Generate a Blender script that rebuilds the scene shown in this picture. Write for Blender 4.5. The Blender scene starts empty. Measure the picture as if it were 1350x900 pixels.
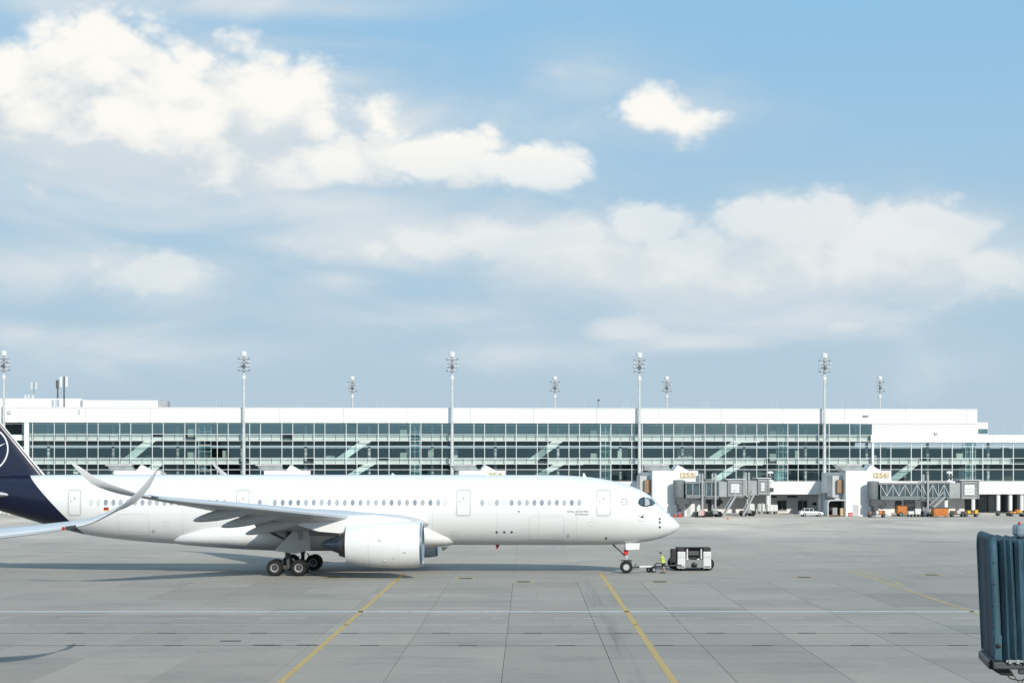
import bpy, bmesh, math, random
from mathutils import Vector, Matrix

# ------------------------------------------------------------------ camera
F = 3020.0            # focal length in photograph pixels (1350 wide)
CX, CY = 695.0, 612.0 # vanishing point of the apron joints / horizon line
CAMZ = 9.4
scene = bpy.context.scene
cam_data = bpy.data.cameras.new('camera')
cam = bpy.data.objects.new('camera', cam_data)
scene.collection.objects.link(cam)
cam.location = (0, 0, CAMZ)
cam.rotation_euler = (math.radians(90), 0, 0)
cam_data.sensor_fit = 'HORIZONTAL'
cam_data.sensor_width = 36.0
cam_data.lens = F / 1350 * 36.0
cam_data.shift_x = (675 - CX) / 1350
cam_data.shift_y = (CY - 450) / 1350
cam_data.clip_start = 0.5
cam_data.clip_end = 30000
scene.camera = cam

# ------------------------------------------------------------------ sun and sky
SUN_TO = Vector((-0.82, 2.15, -1.0)).normalized()      # direction the light travels
sun_data = bpy.data.lights.new('sun', 'SUN')
sun_data.energy = 2.35
sun_data.angle = math.radians(0.53)
sun_data.color = (1.0, 0.935, 0.83)
sun = bpy.data.objects.new('sun', sun_data)
scene.collection.objects.link(sun)
sun.rotation_euler = SUN_TO.to_track_quat('-Z', 'Y').to_euler()
sun.location = (20, -30, 60)
SUN_EL = math.asin(-SUN_TO.z)
SUN_AZ = math.atan2(-SUN_TO.x, -SUN_TO.y)              # from +Y towards +X

scene.view_settings.view_transform = 'Standard'
scene.view_settings.look = 'None'
scene.view_settings.gamma = 1.0
scene.view_settings.use_curve_mapping = False
scene.view_settings.exposure = 0.45

world = bpy.data.worlds.new('World')
scene.world = world
world.use_nodes = True


def build_sky(nt):
    N, L = nt.nodes, nt.links
    N.clear()
    STR = 0.06
    K = STR * 2 ** scene.view_settings.exposure

    def rgb(r, g, b):                      # a display colour as sky radiance
        def lin(c):
            c /= 255
            return (c / 12.92 if c <= .04045 else ((c + .055) / 1.055) ** 2.4) / K
        return (lin(r), lin(g), lin(b))
    out = N.new('ShaderNodeOutputWorld')
    bg = N.new('ShaderNodeBackground')
    bg.inputs['Strength'].default_value = STR
    L.new(bg.outputs[0], out.inputs[0])
    sky = N.new('ShaderNodeTexSky')
    sky.sky_type = 'NISHITA'
    sky.sun_disc = False
    sky.sun_elevation = SUN_EL
    sky.sun_rotation = SUN_AZ
    sky.altitude = 450
    sky.air_density = 1.0
    sky.dust_density = 0.3
    sky.ozone_density = 2.5

    def blobs(lst):                        # cloud banks: azimuth, elevation, half width, half height (degrees), weight
        r = []
        for (px, py, rx, ry, w) in lst:
            r.append((math.degrees(math.atan((px - CX) / F)), math.degrees(math.atan((CY - py) / F)),
                      math.degrees(rx / F), math.degrees(ry / F), w))
        return r

    CUM = blobs([
        (118, 95, 115, 76, 1.0), (5, 125, 85, 82, .9), (225, 125, 90, 74, 1.0), (350, 145, 115, 82, 1.0), (412, 168, 52, 52, .9),
        (170, 165, 330, 105, 1.15), (430, 212, 200, 46, .9), (600, 218, 150, 44, .9), (706, 226, 88, 42, 1.1), (90, 222, 130, 36, .8),
        (850, 298, 66, 42, .9), (985, 296, 48, 36, .8), (1060, 300, 100, 52, .95), (1200, 320, 116, 60, 1.0),
        (1110, 352, 230, 56, .95), (735, 325, 160, 48, .75), (900, 350, 220, 52, .85),
        (862, 147, 64, 30, .62), (915, 160, 66, 27, .6), (635, 304, 70, 38, .8), (1290, 362, 100, 36, .7), (215, 362, 80, 34, .6), (560, 325, 150, 26, .55),
    ])
    SOFT = blobs([
        (200, 180, 560, 190, 1.5), (520, 310, 420, 90, 1.15), (80, 358, 300, 75, 1.2),
        (1080, 350, 480, 120, 1.4), (820, 345, 360, 100, 1.2), (540, 165, 280, 90, 1.0), (735, 95, 150, 80, .45), (340, 10, 320, 40, .95),
        (820, 434, 90, 34, 1.0), (905, 455, 190, 24, .9), (445, 370, 120, 40, 1.0), (35, 446, 130, 38, 1.0),
        (200, 470, 320, 54, .8), (1010, 256, 130, 30, .8), (400, 275, 620, 90, .95), (1110, 430, 70, 20, .8), (60, 20, 260, 60, .9), (690, 470, 260, 44, .75),
        (900, 160, 120, 50, .45), (1250, 480, 200, 40, .35), (600, 420, 400, 60, .55),
    ])

    def field_group(name, lst, nscale, stretch, amp, detail, rough, warp, billow, outside):
        g = bpy.data.node_groups.new(name, 'ShaderNodeTree')
        g.interface.new_socket('Vector', in_out='INPUT', socket_type='NodeSocketVector')
        g.interface.new_socket('Field', in_out='OUTPUT', socket_type='NodeSocketFloat')
        n, l = g.nodes, g.links
        gi = n.new('NodeGroupInput'); go = n.new('NodeGroupOutput')

        def m(op, a, b=None, c=None):
            x = n.new('ShaderNodeMath'); x.operation = op
            for i, v in enumerate((a, b, c)):
                if v is None: continue
                if isinstance(v, (int, float)): x.inputs[i].default_value = v
                else: l.new(v, x.inputs[i])
            return x.outputs[0]

        def noise(scale, det, ro, wa=0):
            no = n.new('ShaderNodeTexNoise'); no.noise_dimensions = '3D'
            no.inputs['Scale'].default_value = scale
            no.inputs['Detail'].default_value = det
            no.inputs['Roughness'].default_value = ro
            no.inputs['Distortion'].default_value = wa
            l.new(st.outputs[0], no.inputs['Vector'])
            return no.outputs[0]
        nrm = n.new('ShaderNodeVectorMath'); nrm.operation = 'NORMALIZE'
        l.new(gi.outputs[0], nrm.inputs[0])
        sep = n.new('ShaderNodeSeparateXYZ'); l.new(nrm.outputs[0], sep.inputs[0])
        st = n.new('ShaderNodeVectorMath'); st.operation = 'MULTIPLY'
        l.new(nrm.outputs[0], st.inputs[0]); st.inputs[1].default_value = (1, 1, stretch)
        nz = m('MULTIPLY', m('SUBTRACT', noise(nscale, detail, rough, warp), .5), amp)
        if billow:
            for k, (sc, w) in enumerate(((1.5, .75), (3.4, .36), (7.5, .17))):
                b = m('ABSOLUTE', m('SUBTRACT', noise(nscale * sc, 1 if k else 0, .5), .5))
                nz = m('ADD', nz, m('MULTIPLY', m('SUBTRACT', b, .1), billow * w * 2))
        az = m('MULTIPLY', m('ARCTAN2', sep.outputs[0], sep.outputs[1]), 57.2958)
        el = m('MULTIPLY', m('ARCSINE', sep.outputs[2]), 57.2958)
        co = n.new('ShaderNodeCombineXYZ'); l.new(az, co.inputs[0]); l.new(el, co.inputs[1])
        cur = None
        for (a, e, rx, ry, w) in lst:
            ma = n.new('ShaderNodeVectorMath'); ma.operation = 'MULTIPLY_ADD'
            l.new(co.outputs[0], ma.inputs[0])
            ma.inputs[1].default_value = (1 / rx, 1 / ry, 0); ma.inputs[2].default_value = (-a / rx, -e / ry, 0)
            le = n.new('ShaderNodeVectorMath'); le.operation = 'LENGTH'; l.new(ma.outputs[0], le.inputs[0])
            v = m('MULTIPLY_ADD', le.outputs['Value'], -w, w)
            cur = v if cur is None else m('SMOOTH_MAX', cur, v, .1)
        cur = m('MAXIMUM', cur, -.6)
        # beyond the part of the sky that shows, the same kind of sky goes on at random
        inx = m('SMOOTH_MIN', m('MULTIPLY', m('SUBTRACT', 16.0, m('ABSOLUTE', az)), .35),
                m('MULTIPLY', m('SUBTRACT', 14.5, el), .35), .1)
        cl = n.new('ShaderNodeClamp'); l.new(inx, cl.inputs[0])
        rnd = m('MULTIPLY', m('SUBTRACT', noise(5.0, 1, .5), outside), 3.2)
        base = m('ADD', m('MULTIPLY', cur, cl.outputs[0]), m('MULTIPLY', rnd, m('SUBTRACT', 1.0, cl.outputs[0])))
        l.new(m('ADD', base, nz), go.inputs[0])
        return g

    gc = field_group('cumulus_field', CUM, 24.0, 1.5, .95, 7, .62, .2, .9, .56)
    gl = field_group('cumulus_shade_field', CUM, 24.0, 1.5, .95, 4, .55, .2, .9, .56)
    gs = field_group('soft_cloud_field', SOFT, 9.0, 3.0, 2.1, 6, .55, .6, 0, .5)
    tc = N.new('ShaderNodeTexCoord')

    def m(op, a, b=None, c=None):
        x = N.new('ShaderNodeMath'); x.operation = op
        for i, v in enumerate((a, b, c)):
            if v is None: continue
            if isinstance(v, (int, float)): x.inputs[i].default_value = v
            else: L.new(v, x.inputs[i])
        return x.outputs[0]

    def grp(g, off=None):
        x = N.new('ShaderNodeGroup'); x.node_tree = g
        if off:
            a = N.new('ShaderNodeVectorMath'); a.operation = 'ADD'
            L.new(tc.outputs['Generated'], a.inputs[0]); a.inputs[1].default_value = off
            L.new(a.outputs[0], x.inputs[0])
        else:
            L.new(tc.outputs['Generated'], x.inputs[0])
        return x.outputs[0]

    def ramp(v, lo, hi, smooth=True):
        r = N.new('ShaderNodeMapRange')
        if smooth: r.interpolation_type = 'SMOOTHSTEP'
        L.new(v, r.inputs[0]); r.inputs[1].default_value = lo; r.inputs[2].default_value = hi
        return r.outputs[0]

    def mix(fac, a, b):
        x = N.new('ShaderNodeMix'); x.data_type = 'RGBA'
        if isinstance(fac, (int, float)): x.inputs[0].default_value = fac
        else: L.new(fac, x.inputs[0])
        for i, v in ((6, a), (7, b)):
            if isinstance(v, tuple): x.inputs[i].default_value = (*v, 1)
            else: L.new(v, x.inputs[i])
        return x.outputs[2]

    f0 = grp(gc)
    f1 = grp(gl, (.005, 0, .019))          # towards the sun and up: what shades this point
    s0 = grp(gs)
    sep = N.new('ShaderNodeSeparateXYZ'); L.new(tc.outputs['Generated'], sep.inputs[0])
    z = sep.outputs[2]
    low = ramp(z, .22, .0)                 # milky air low down
    base = mix(m('MULTIPLY_ADD', low, .15, .82), sky.outputs[0], mix(ramp(z, .02, .21, False), rgb(182, 203, 218), rgb(145, 198, 235)))
    sa = m('MULTIPLY', ramp(s0, -.35, 1.15), .88)
    scol = mix(ramp(s0, .0, 1.15), rgb(183, 205, 220), rgb(221, 228, 232))
    c1 = mix(sa, base, scol)
    li = ramp(m('MULTIPLY_ADD', m('SUBTRACT', f0, f1), 1.15, .46), -.25, 1.25)
    ca = m('MULTIPLY', ramp(f0, -.1, .38), m('MULTIPLY_ADD', ramp(li, .0, .45), .6, .38))
    ccol = mix(li, rgb(196, 211, 222), rgb(253, 251, 245))
    ca2 = m('MULTIPLY', ca, m('SUBTRACT', 1.0, m('MULTIPLY', ramp(z, .15, .085), .62)))   # air in front of the low heaps
    L.new(mix(ca2, c1, ccol), bg.inputs['Color'])


build_sky(world.node_tree)
world.cycles.sampling_method = 'MANUAL'
world.cycles.sample_map_resolution = 256

# ------------------------------------------------------------------ helpers
C = scene.collection
rng = random.Random(7)


class MB:
    """collects shapes and links them as ONE mesh object"""
    def __init__(self):
        self.v = []; self.f = []

    def add(self, vs, fs):
        o = len(self.v)
        self.v += [tuple(p) for p in vs]
        self.f += [tuple(i + o for i in q) for q in fs]
        return self

    def box(self, x0, x1, y0, y1, z0, z1, M=None):
        vs = [(x, y, z) for z in (z0, z1) for (x, y) in ((x0, y0), (x1, y0), (x1, y1), (x0, y1))]
        if M is not None: vs = [M @ Vector(p) for p in vs]
        return self.add(vs, [(3, 2, 1, 0), (4, 5, 6, 7), (0, 1, 5, 4), (1, 2, 6, 5), (2, 3, 7, 6), (3, 0, 4, 7)])

    def bbox(self, x0, x1, y0, y1, z0, z1, b=.05, M=None):
        """box with chamfered edges"""
        bm = bmesh.new()
        bmesh.ops.create_cube(bm, size=1)
        bmesh.ops.transform(bm, matrix=Matrix.Translation(((x0 + x1) / 2, (y0 + y1) / 2, (z0 + z1) / 2)) @ Matrix.Diagonal((x1 - x0, y1 - y0, z1 - z0, 1)), verts=bm.verts)
        b = min(b, .45 * min(x1 - x0, y1 - y0, z1 - z0))
        bmesh.ops.bevel(bm, geom=bm.edges[:], offset=b, segments=2, affect='EDGES', profile=.5)
        bm.verts.index_update()
        vs = [(M @ v.co if M is not None else v.co.copy()) for v in bm.verts]
        fs = [[v.index for v in f.verts] for f in bm.faces]
        bm.free()
        return self.add(vs, fs)

    def beam(self, p0, p1, w, h, up=(0, 0, 1)):
        p0, p1 = Vector(p0), Vector(p1)
        d = (p1 - p0).normalized(); up = Vector(up)
        if abs(d.dot(up)) > .98: up = Vector((0, 1, 0))
        a = d.cross(up).normalized(); b = a.cross(d)
        vs = [p + a * sa * w / 2 + b * sb * h / 2 for p in (p0, p1) for (sa, sb) in ((-1, -1), (1, -1), (1, 1), (-1, 1))]
        return self.add(vs, [(0, 1, 2, 3), (7, 6, 5, 4), (4, 5, 1, 0), (5, 6, 2, 1), (6, 7, 3, 2), (7, 4, 0, 3)])

    def tube(self, p0, p1, r0, r1=None, n=10, cap=True):
        r1 = r0 if r1 is None else r1
        p0, p1 = Vector(p0), Vector(p1)
        d = (p1 - p0).normalized(); up = Vector((0, 0, 1)) if abs(d.z) < .95 else Vector((1, 0, 0))
        a = d.cross(up).normalized(); b = d.cross(a)
        vs = []
        for p, r in ((p0, r0), (p1, r1)):
            for i in range(n):
                t = 2 * math.pi * i / n
                vs.append(p + a * math.cos(t) * r + b * math.sin(t) * r)
        fs = [(i, (i + 1) % n, n + (i + 1) % n, n + i) for i in range(n)]
        if cap: fs += [tuple(range(n - 1, -1, -1)), tuple(range(n, 2 * n))]
        return self.add(vs, fs)

    def path(self, pts, r, n=8):
        for a, b in zip(pts[:-1], pts[1:]): self.tube(a, b, r, r, n)
        return self

    def loft(self, rings, cap=True, closed=True):
        n = len(rings[0]); vs = [p for r in rings for p in r]; fs = []
        for k in range(len(rings) - 1):
            for i in range(n if closed else n - 1):
                j = (i + 1) % n
                fs.append((k * n + i, k * n + j, (k + 1) * n + j, (k + 1) * n + i))
        if cap and closed:
            fs += [tuple(range(n - 1, -1, -1)), tuple((len(rings) - 1) * n + i for i in range(n))]
        return self.add(vs, fs)

    def lathe(self, prof, o, axis='x', n=32, cap=False):
        """prof: (along, radius)"""
        rings = []
        for (a, r) in prof:
            ring = []
            for i in range(n):
                t = 2 * math.pi * i / n
                c, s = math.cos(t) * r, math.sin(t) * r
                ring.append({'x': (o[0] + a, o[1] + c, o[2] + s), 'y': (o[0] + c, o[1] + a, o[2] + s), 'z': (o[0] + c, o[1] + s, o[2] + a)}[axis])
            rings.append(ring)
        return self.loft(rings, cap)

    def prism(self, poly, a, b, axis='y'):
        """poly: 2-D points swept from a to b along the axis"""
        def P(p, t): return {'y': (p[0], t, p[1]), 'x': (t, p[0], p[1]), 'z': (p[0], p[1], t)}[axis]
        return self.loft([[P(p, a) for p in poly], [P(p, b) for p in poly]])

    def sphere(self, c, r, n=12, m=8, sc=(1, 1, 1)):
        rings = []
        for k in range(m + 1):
            t = math.pi * k / m
            rings.append([(c[0] + sc[0] * r * math.sin(t) * math.cos(2 * math.pi * i / n), c[1] + sc[1] * r * math.sin(t) * math.sin(2 * math.pi * i / n), c[2] - sc[2] * r * math.cos(t)) for i in range(n)])
        return self.loft(rings)

    def mesh(self, name, smooth=False):
        me = bpy.data.meshes.new(name)
        me.from_pydata(self.v, [], self.f)
        bm = bmesh.new(); bm.from_mesh(me)
        bmesh.ops.remove_doubles(bm, verts=bm.verts, dist=1e-5)
        bmesh.ops.dissolve_degenerate(bm, edges=bm.edges, dist=1e-6)
        bmesh.ops.recalc_face_normals(bm, faces=bm.faces)
        bm.to_mesh(me); bm.free()
        if smooth:
            for p in me.polygons: p.use_smooth = True
            try: me.set_sharp_from_angle(angle=math.radians(38))
            except Exception: pass
        return me

    def build(self, name, mat, parent=None, smooth=False, loc=None):
        me = self.mesh(name, smooth)
        me.materials.append(mat)
        return link(name, me, parent, loc)


def link(name, me, parent=None, loc=None, rotz=None):
    o = bpy.data.objects.new(name, me)
    C.objects.link(o)
    if parent is not None: o.parent = parent
    if loc is not None: o.location = loc
    if rotz is not None: o.rotation_euler = (0, 0, rotz)
    return o


def tag(o, label=None, cat=None, group=None, kind=None):
    if label: o['label'] = label
    if cat: o['category'] = cat
    if group: o['group'] = group
    if kind: o['kind'] = kind
    return o


def thing(name, label, cat, loc=(0, 0, 0), rotz=0.0, group=None):
    o = bpy.data.objects.new(name, None)
    C.objects.link(o)
    o.empty_display_size = .5
    o.location = loc; o.rotation_euler = (0, 0, rotz)
    return tag(o, label, cat, group)


def dup(root, label=None, loc=None, rotz=None, group=None):
    def rec(o, par):
        c = o.copy(); C.objects.link(c)
        if par is not None:
            c.parent = par; c.matrix_parent_inverse = o.matrix_parent_inverse.copy()
        for ch in o.children: rec(ch, c)
        return c
    r = rec(root, None)
    if label: r['label'] = label
    if group: r['group'] = group
    if loc is not None: r.location = loc
    if rotz is not None: r.rotation_euler = (0, 0, rotz)
    return r


def P(px, py, Y):
    return Vector(((px - CX) * Y / F, Y, CAMZ - (py - CY) * Y / F))


def G(px, py):
    """the ground point seen at a pixel"""
    Y = CAMZ * F / (py - CY)
    return Vector(((px - CX) * Y / F, Y, 0))


# ------------------------------------------------------------------ materials
M_ = {}


def mat(name, col, rough=.5, metal=0.0, var=.06, scale=2.0, coat=0.0, spec=.5, bump=0.0, streak=None):
    if name in M_: return M_[name]
    m = bpy.data.materials.new(name); m.use_nodes = True
    N, L = m.node_tree.nodes, m.node_tree.links
    b = N['Principled BSDF']
    b.inputs['Roughness'].default_value = rough
    b.inputs['Metallic'].default_value = metal
    b.inputs['Specular IOR Level'].default_value = spec
    b.inputs['Coat Weight'].default_value = coat
    b.inputs['Coat Roughness'].default_value = .08
    tc = N.new('ShaderNodeTexCoord')
    src = tc.outputs['Object']
    if streak:
        mp = N.new('ShaderNodeMapping'); mp.inputs['Scale'].default_value = streak
        L.new(src, mp.inputs[0]); src = mp.outputs[0]
    no = N.new('ShaderNodeTexNoise'); no.inputs['Scale'].default_value = scale
    no.inputs['Detail'].default_value = 4; no.inputs['Roughness'].default_value = .6
    L.new(src, no.inputs['Vector'])
    mx = N.new('ShaderNodeMix'); mx.data_type = 'RGBA'
    mr = N.new('ShaderNodeMapRange'); mr.inputs[1].default_value = .3; mr.inputs[2].default_value = .72
    L.new(no.outputs[0], mr.inputs[0]); L.new(mr.outputs[0], mx.inputs[0])
    mx.inputs[6].default_value = (*[c * (1 - var * 1.6) for c in col], 1)
    mx.inputs[7].default_value = (*[min(1, c * (1 + var)) for c in col], 1)
    L.new(mx.outputs[2], b.inputs['Base Color'])
    r2 = N.new('ShaderNodeMapRange')
    r2.inputs[3].default_value = max(0, rough - .08); r2.inputs[4].default_value = min(1, rough + .1)
    L.new(no.outputs[0], r2.inputs[0]); L.new(r2.outputs[0], b.inputs['Roughness'])
    if bump:
        bp = N.new('ShaderNodeBump'); bp.inputs['Strength'].default_value = bump; bp.inputs['Distance'].default_value = .02
        L.new(no.outputs[0], bp.inputs['Height']); L.new(bp.outputs[0], b.inputs['Normal'])
    M_[name] = m
    return m


def glass_mat(name, tint, refl=.1, rough=.02, fres=.9):
    """thin window glass: part of the light goes through tinted, part is mirrored"""
    if name in M_: return M_[name]
    m = bpy.data.materials.new(name); m.use_nodes = True
    N, L = m.node_tree.nodes, m.node_tree.links
    N.remove(N['Principled BSDF'])
    out = N['Material Output']
    tr = N.new('ShaderNodeBsdfTransparent'); gl = N.new('ShaderNodeBsdfGlossy')
    gl.inputs['Roughness'].default_value = rough
    gl.inputs['Color'].default_value = (.62, .90, .92, 1)
    oi = N.new('ShaderNodeObjectInfo')
    mx = N.new('ShaderNodeMix'); mx.data_type = 'RGBA'
    L.new(oi.outputs['Random'], mx.inputs[0])
    mx.inputs[6].default_value = (*[c * .62 for c in tint], 1); mx.inputs[7].default_value = (*[min(1, c * 1.15) for c in tint], 1)
    L.new(mx.outputs[2], tr.inputs[0])
    lw = N.new('ShaderNodeLayerWeight'); lw.inputs[0].default_value = .5
    ma = N.new('ShaderNodeMath'); ma.operation = 'POWER'; L.new(lw.outputs['Facing'], ma.inputs[0]); ma.inputs[1].default_value = 4
    mb = N.new('ShaderNodeMath'); mb.operation = 'MULTIPLY_ADD'
    L.new(ma.outputs[0], mb.inputs[0]); mb.inputs[1].default_value = fres - refl; mb.inputs[2].default_value = refl
    sh = N.new('ShaderNodeMixShader'); L.new(mb.outputs[0], sh.inputs[0])
    L.new(tr.outputs[0], sh.inputs[1]); L.new(gl.outputs[0], sh.inputs[2])
    L.new(sh.outputs[0], out.inputs[0])
    M_[name] = m
    return m


W_PLANE = mat('aircraft_white_paint', (.85, .853, .845), .28, 0, .012, .35, coat=.35)
W_WALL = mat('white_wall_panel', (.86, .855, .84), .55, 0, .035, .25, streak=(1, 1, .25))
W_STEEL = mat('white_steel', (.74, .75, .74), .45, 0, .04, 1.5)
GALV = mat('galvanised_steel', (.46, .47, .47), .42, .75, .12, 3.0)
GREY = mat('grey_paint', (.33, .35, .36), .45, 0, .08, 1.2)
LGREY = mat('light_grey_paint', (.55, .57, .58), .42, 0, .05, 1.2)
DGREY = mat('dark_grey_paint', (.07, .075, .08), .5, 0, .15, 2)
BLACK = mat('black_plastic', (.012, .012, .013), .45, 0, .2, 3)
RUBBER = mat('tyre_rubber', (.016, .016, .017), .8, 0, .25, 6)
CHROME = mat('polished_metal', (.62, .66, .70), .2, 1, .05, 2)
DMETAL = mat('burnt_metal', (.16, .155, .16), .38, .9, .2, 3)
NAVY = mat('navy_paint', (.006, .009, .032), .22, 0, .06, .6, coat=.5)
ORANGE = mat('orange_paint', (.62, .20, .035), .5, 0, .12, 2)
YELLOW = mat('yellow_paint', (.75, .45, .05), .5, 0, .1, 2)
RED = mat('red_paint', (.55, .03, .03), .5, 0, .1, 2)
BROWN = mat('brown_cardboard', (.30, .16, .08), .8, 0, .2, 3)
PALEGREEN = mat('pale_green_panel', (.80, .88, .84), .35, 0, .06, .6)
TEALWALL = mat('interior_back_wall', (.055, .115, .125), .7, 0, .6, .35, streak=(1, 1, .2))
CREAM = mat('cream_panel', (.62, .66, .58), .5, 0, .05, 1)

# ------------------------------------------------------------------ apron
SX, SY, X0, Y0 = 5.10, 8.0, -1.12 - 5.10 * 9, 55.2     # slab width, length, first joints
NX, NY = 18, 16
X1, Y1 = X0 + SX * NX, Y0 + SY * NY


def concrete(name, tint, joints):
    m = bpy.data.materials.new(name); m.use_nodes = True
    N, L = m.node_tree.nodes, m.node_tree.links
    b = N['Principled BSDF']
    b.inputs['Specular IOR Level'].default_value = .35
    b.inputs['Diffuse Roughness'].default_value = .8
    geo = N.new('ShaderNodeNewGeometry')
    pos = geo.outputs['Position']

    def mp(scale, off=(0, 0, 0)):
        x = N.new('ShaderNodeMapping'); x.inputs['Scale'].default_value = scale; x.inputs['Location'].default_value = off
        L.new(pos, x.inputs[0]); return x.outputs[0]

    def noise(v, s, d=4, r=.6):
        x = N.new('ShaderNodeTexNoise'); x.inputs['Scale'].default_value = s
        x.inputs['Detail'].default_value = d; x.inputs['Roughness'].default_value = r
        L.new(v, x.inputs['Vector']); return x.outputs[0]

    def rng_(v, a, b_, c=0., d=1.):
        x = N.new('ShaderNodeMapRange'); L.new(v, x.inputs[0])
        for i, q in enumerate((a, b_, c, d)): x.inputs[i + 1].default_value = q
        return x.outputs[0]

    def mixc(f, a, c, mode='MIX'):
        x = N.new('ShaderNodeMix'); x.data_type = 'RGBA'; x.blend_type = mode
        if isinstance(f, (int, float)): x.inputs[0].default_value = f
        else: L.new(f, x.inputs[0])
        for i, q in ((6, a), (7, c)):
            if isinstance(q, tuple): x.inputs[i].default_value = (*q, 1)
            else: L.new(q, x.inputs[i])
        return x.outputs[2]

    def ma(op, a, c=None, d=None):
        x = N.new('ShaderNodeMath'); x.operation = op
        for i, q in enumerate((a, c, d)):
            if q is None: continue
            if isinstance(q, (int, float)): x.inputs[i].default_value = q
            else: L.new(q, x.inputs[i])
        return x.outputs[0]
    sep = N.new('ShaderNodeSeparateXYZ'); L.new(pos, sep.inputs[0])
    wob = noise(mp((.01, .03, 1)), 1.0, 3)
    yy = ma('MULTIPLY_ADD', ma('SUBTRACT', wob, .5), 40., sep.outputs[1])
    # concrete tones by distance; far brightening from grazing backscatter is partly in the colour
    g1 = rng_(yy, 200., 218.)
    g2 = rng_(yy, 262., 300.)
    g3 = rng_(yy, 318., 335.)
    col = mixc(g1, (.263, .246, .213), (.332, .307, .263))
    col = mixc(g2, col, (.46, .425, .38))
    col = mixc(g3, col, (.57, .52, .45))
    big = noise(mp((.03, .012, 1)), 1.6, 4, .6)
    col = mixc(rng_(big, .32, .7, 0, .75), col, (.20, .20, .192))
    fine = noise(mp((1, 1, 1)), 1.3, 5, .65)
    col = mixc(rng_(fine, .3, .75, 0, .22), col, (.36, .35, .325))
    # streaks worn along the taxi direction and along the lead-in lines
    st = noise(mp((.05, 1.1, 1)), 1.0, 4, .7)
    col = mixc(rng_(st, .56, .8, 0, .4), col, (.17, .17, .172))
    st2 = noise(mp((.9, .02, 1), (3, 0, 0)), 1.0, 3, .7)
    col = mixc(rng_(st2, .6, .8, 0, .35), col, (.15, .15, .152))
    # rubber left by nose wheels just beside the second lead-in line
    dx = ma('ABSOLUTE', ma('SUBTRACT', sep.outputs[0], 4.75))
    rub = ma('MULTIPLY', rng_(dx, .75, .1), rng_(noise(mp((3.5, .05, 1)), 1., 5, .75), .42, .66))
    rub = ma('MULTIPLY', rub, rng_(sep.outputs[1], 196., 180.))
    col = mixc(ma('MULTIPLY', rub, .5), col, (.07, .07, .072))
    # oil spots
    oil = noise(mp((.35, .5, 1), (11, 4, 0)), 1.0, 5, .65)
    col = mixc(rng_(oil, .64, .75, 0, .6), col, (.09, .09, .092))
    pat = noise(mp((.11, .16, 1), (5, 9, 0)), 1.0, 6, .7)
    col = mixc(rng_(pat, .5, .7, 0, .5), col, (.14, .142, .142))
    if joints:
        # too far away to tell the slabs apart: sealed joints as thin lines
        fx = ma('ABSOLUTE', ma('SUBTRACT', ma('FRACT', ma('DIVIDE', ma('SUBTRACT', sep.outputs[0], X0), SX)), .5))
        jl = rng_(fx, .492, .497)
        col = mixc(ma('MULTIPLY', jl, .35), col, (.12, .12, .12))
    L.new(col, b.inputs['Base Color'])
    oi = N.new('ShaderNodeObjectInfo')
    hv = N.new('ShaderNodeHueSaturation'); L.new(col, hv.inputs['Color'])
    if not joints:
        L.new(rng_(oi.outputs['Random'], 0, 1, .88, 1.07), hv.inputs['Value'])
    L.new(hv.outputs[0], b.inputs['Base Color'])
    L.new(rng_(big, .3, .7, .62, .8), b.inputs['Roughness'])
    bp = N.new('ShaderNodeBump'); bp.inputs['Strength'].default_value = .25; bp.inputs['Distance'].default_value = .01
    L.new(noise(mp((1, 1, 1)), 9., 4), bp.inputs['Height']); L.new(bp.outputs[0], b.inputs['Normal'])
    return m


CONC = concrete('apron_concrete', 1, True)
SLABM = concrete('slab_concrete', 1, False)
SEAL = mat('joint_sealant', (.035, .035, .037), .8, 0, .2, 3)

mb = MB()
BIG = 9000
xs, ys = [-BIG, X0, X1, BIG], [-400, Y0, Y1, 14000]
for i in range(3):
    for j in range(3):
        if i == 1 and j == 1: continue
        mb.add([(xs[i], ys[j], 0), (xs[i + 1], ys[j], 0), (xs[i + 1], ys[j + 1], 0), (xs[i], ys[j + 1], 0)], [(0, 1, 2, 3)])
apron = tag(mb.build('apron', CONC), 'grey concrete airport apron with painted lines', None, None, 'structure')
bed = MB().add([(X0, Y0, -.03), (X1, Y0, -.03), (X1, Y1, -.03), (X0, Y1, -.03)], [(0, 1, 2, 3)]).build('joint_bed', SEAL, apron)
gap = .011
slab_me = MB().bbox(gap, SX - gap, gap, SY - gap, -.25, 0, .012).mesh('slab')
slab_me.materials.append(SLABM)
for j in range(NY):
    for i in range(NX):
        link('slab', slab_me, apron, (X0 + i * SX, Y0 + j * SY, -.0012 * rng.random()))


# ------------------------------------------------------------------ painted lines, drains
def paint(name, col, wear):
    m = mat(name, col, .6, 0, .12, 2.2)
    N, L = m.node_tree.nodes, m.node_tree.links
    b = N['Principled BSDF']
    geo = N.new('ShaderNodeNewGeometry')
    no = N.new('ShaderNodeTexNoise'); no.inputs['Scale'].default_value = 1.4; no.inputs['Detail'].default_value = 6; no.inputs['Roughness'].default_value = .75
    L.new(geo.outputs['Position'], no.inputs['Vector'])
    r = N.new('ShaderNodeMapRange'); L.new(no.outputs[0], r.inputs[0])
    r.inputs[1].default_value = wear - .1; r.inputs[2].default_value = wear + .12; r.inputs[3].default_value = 1; r.inputs[4].default_value = .25
    L.new(r.outputs[0], b.inputs['Alpha'])
    return m


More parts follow.
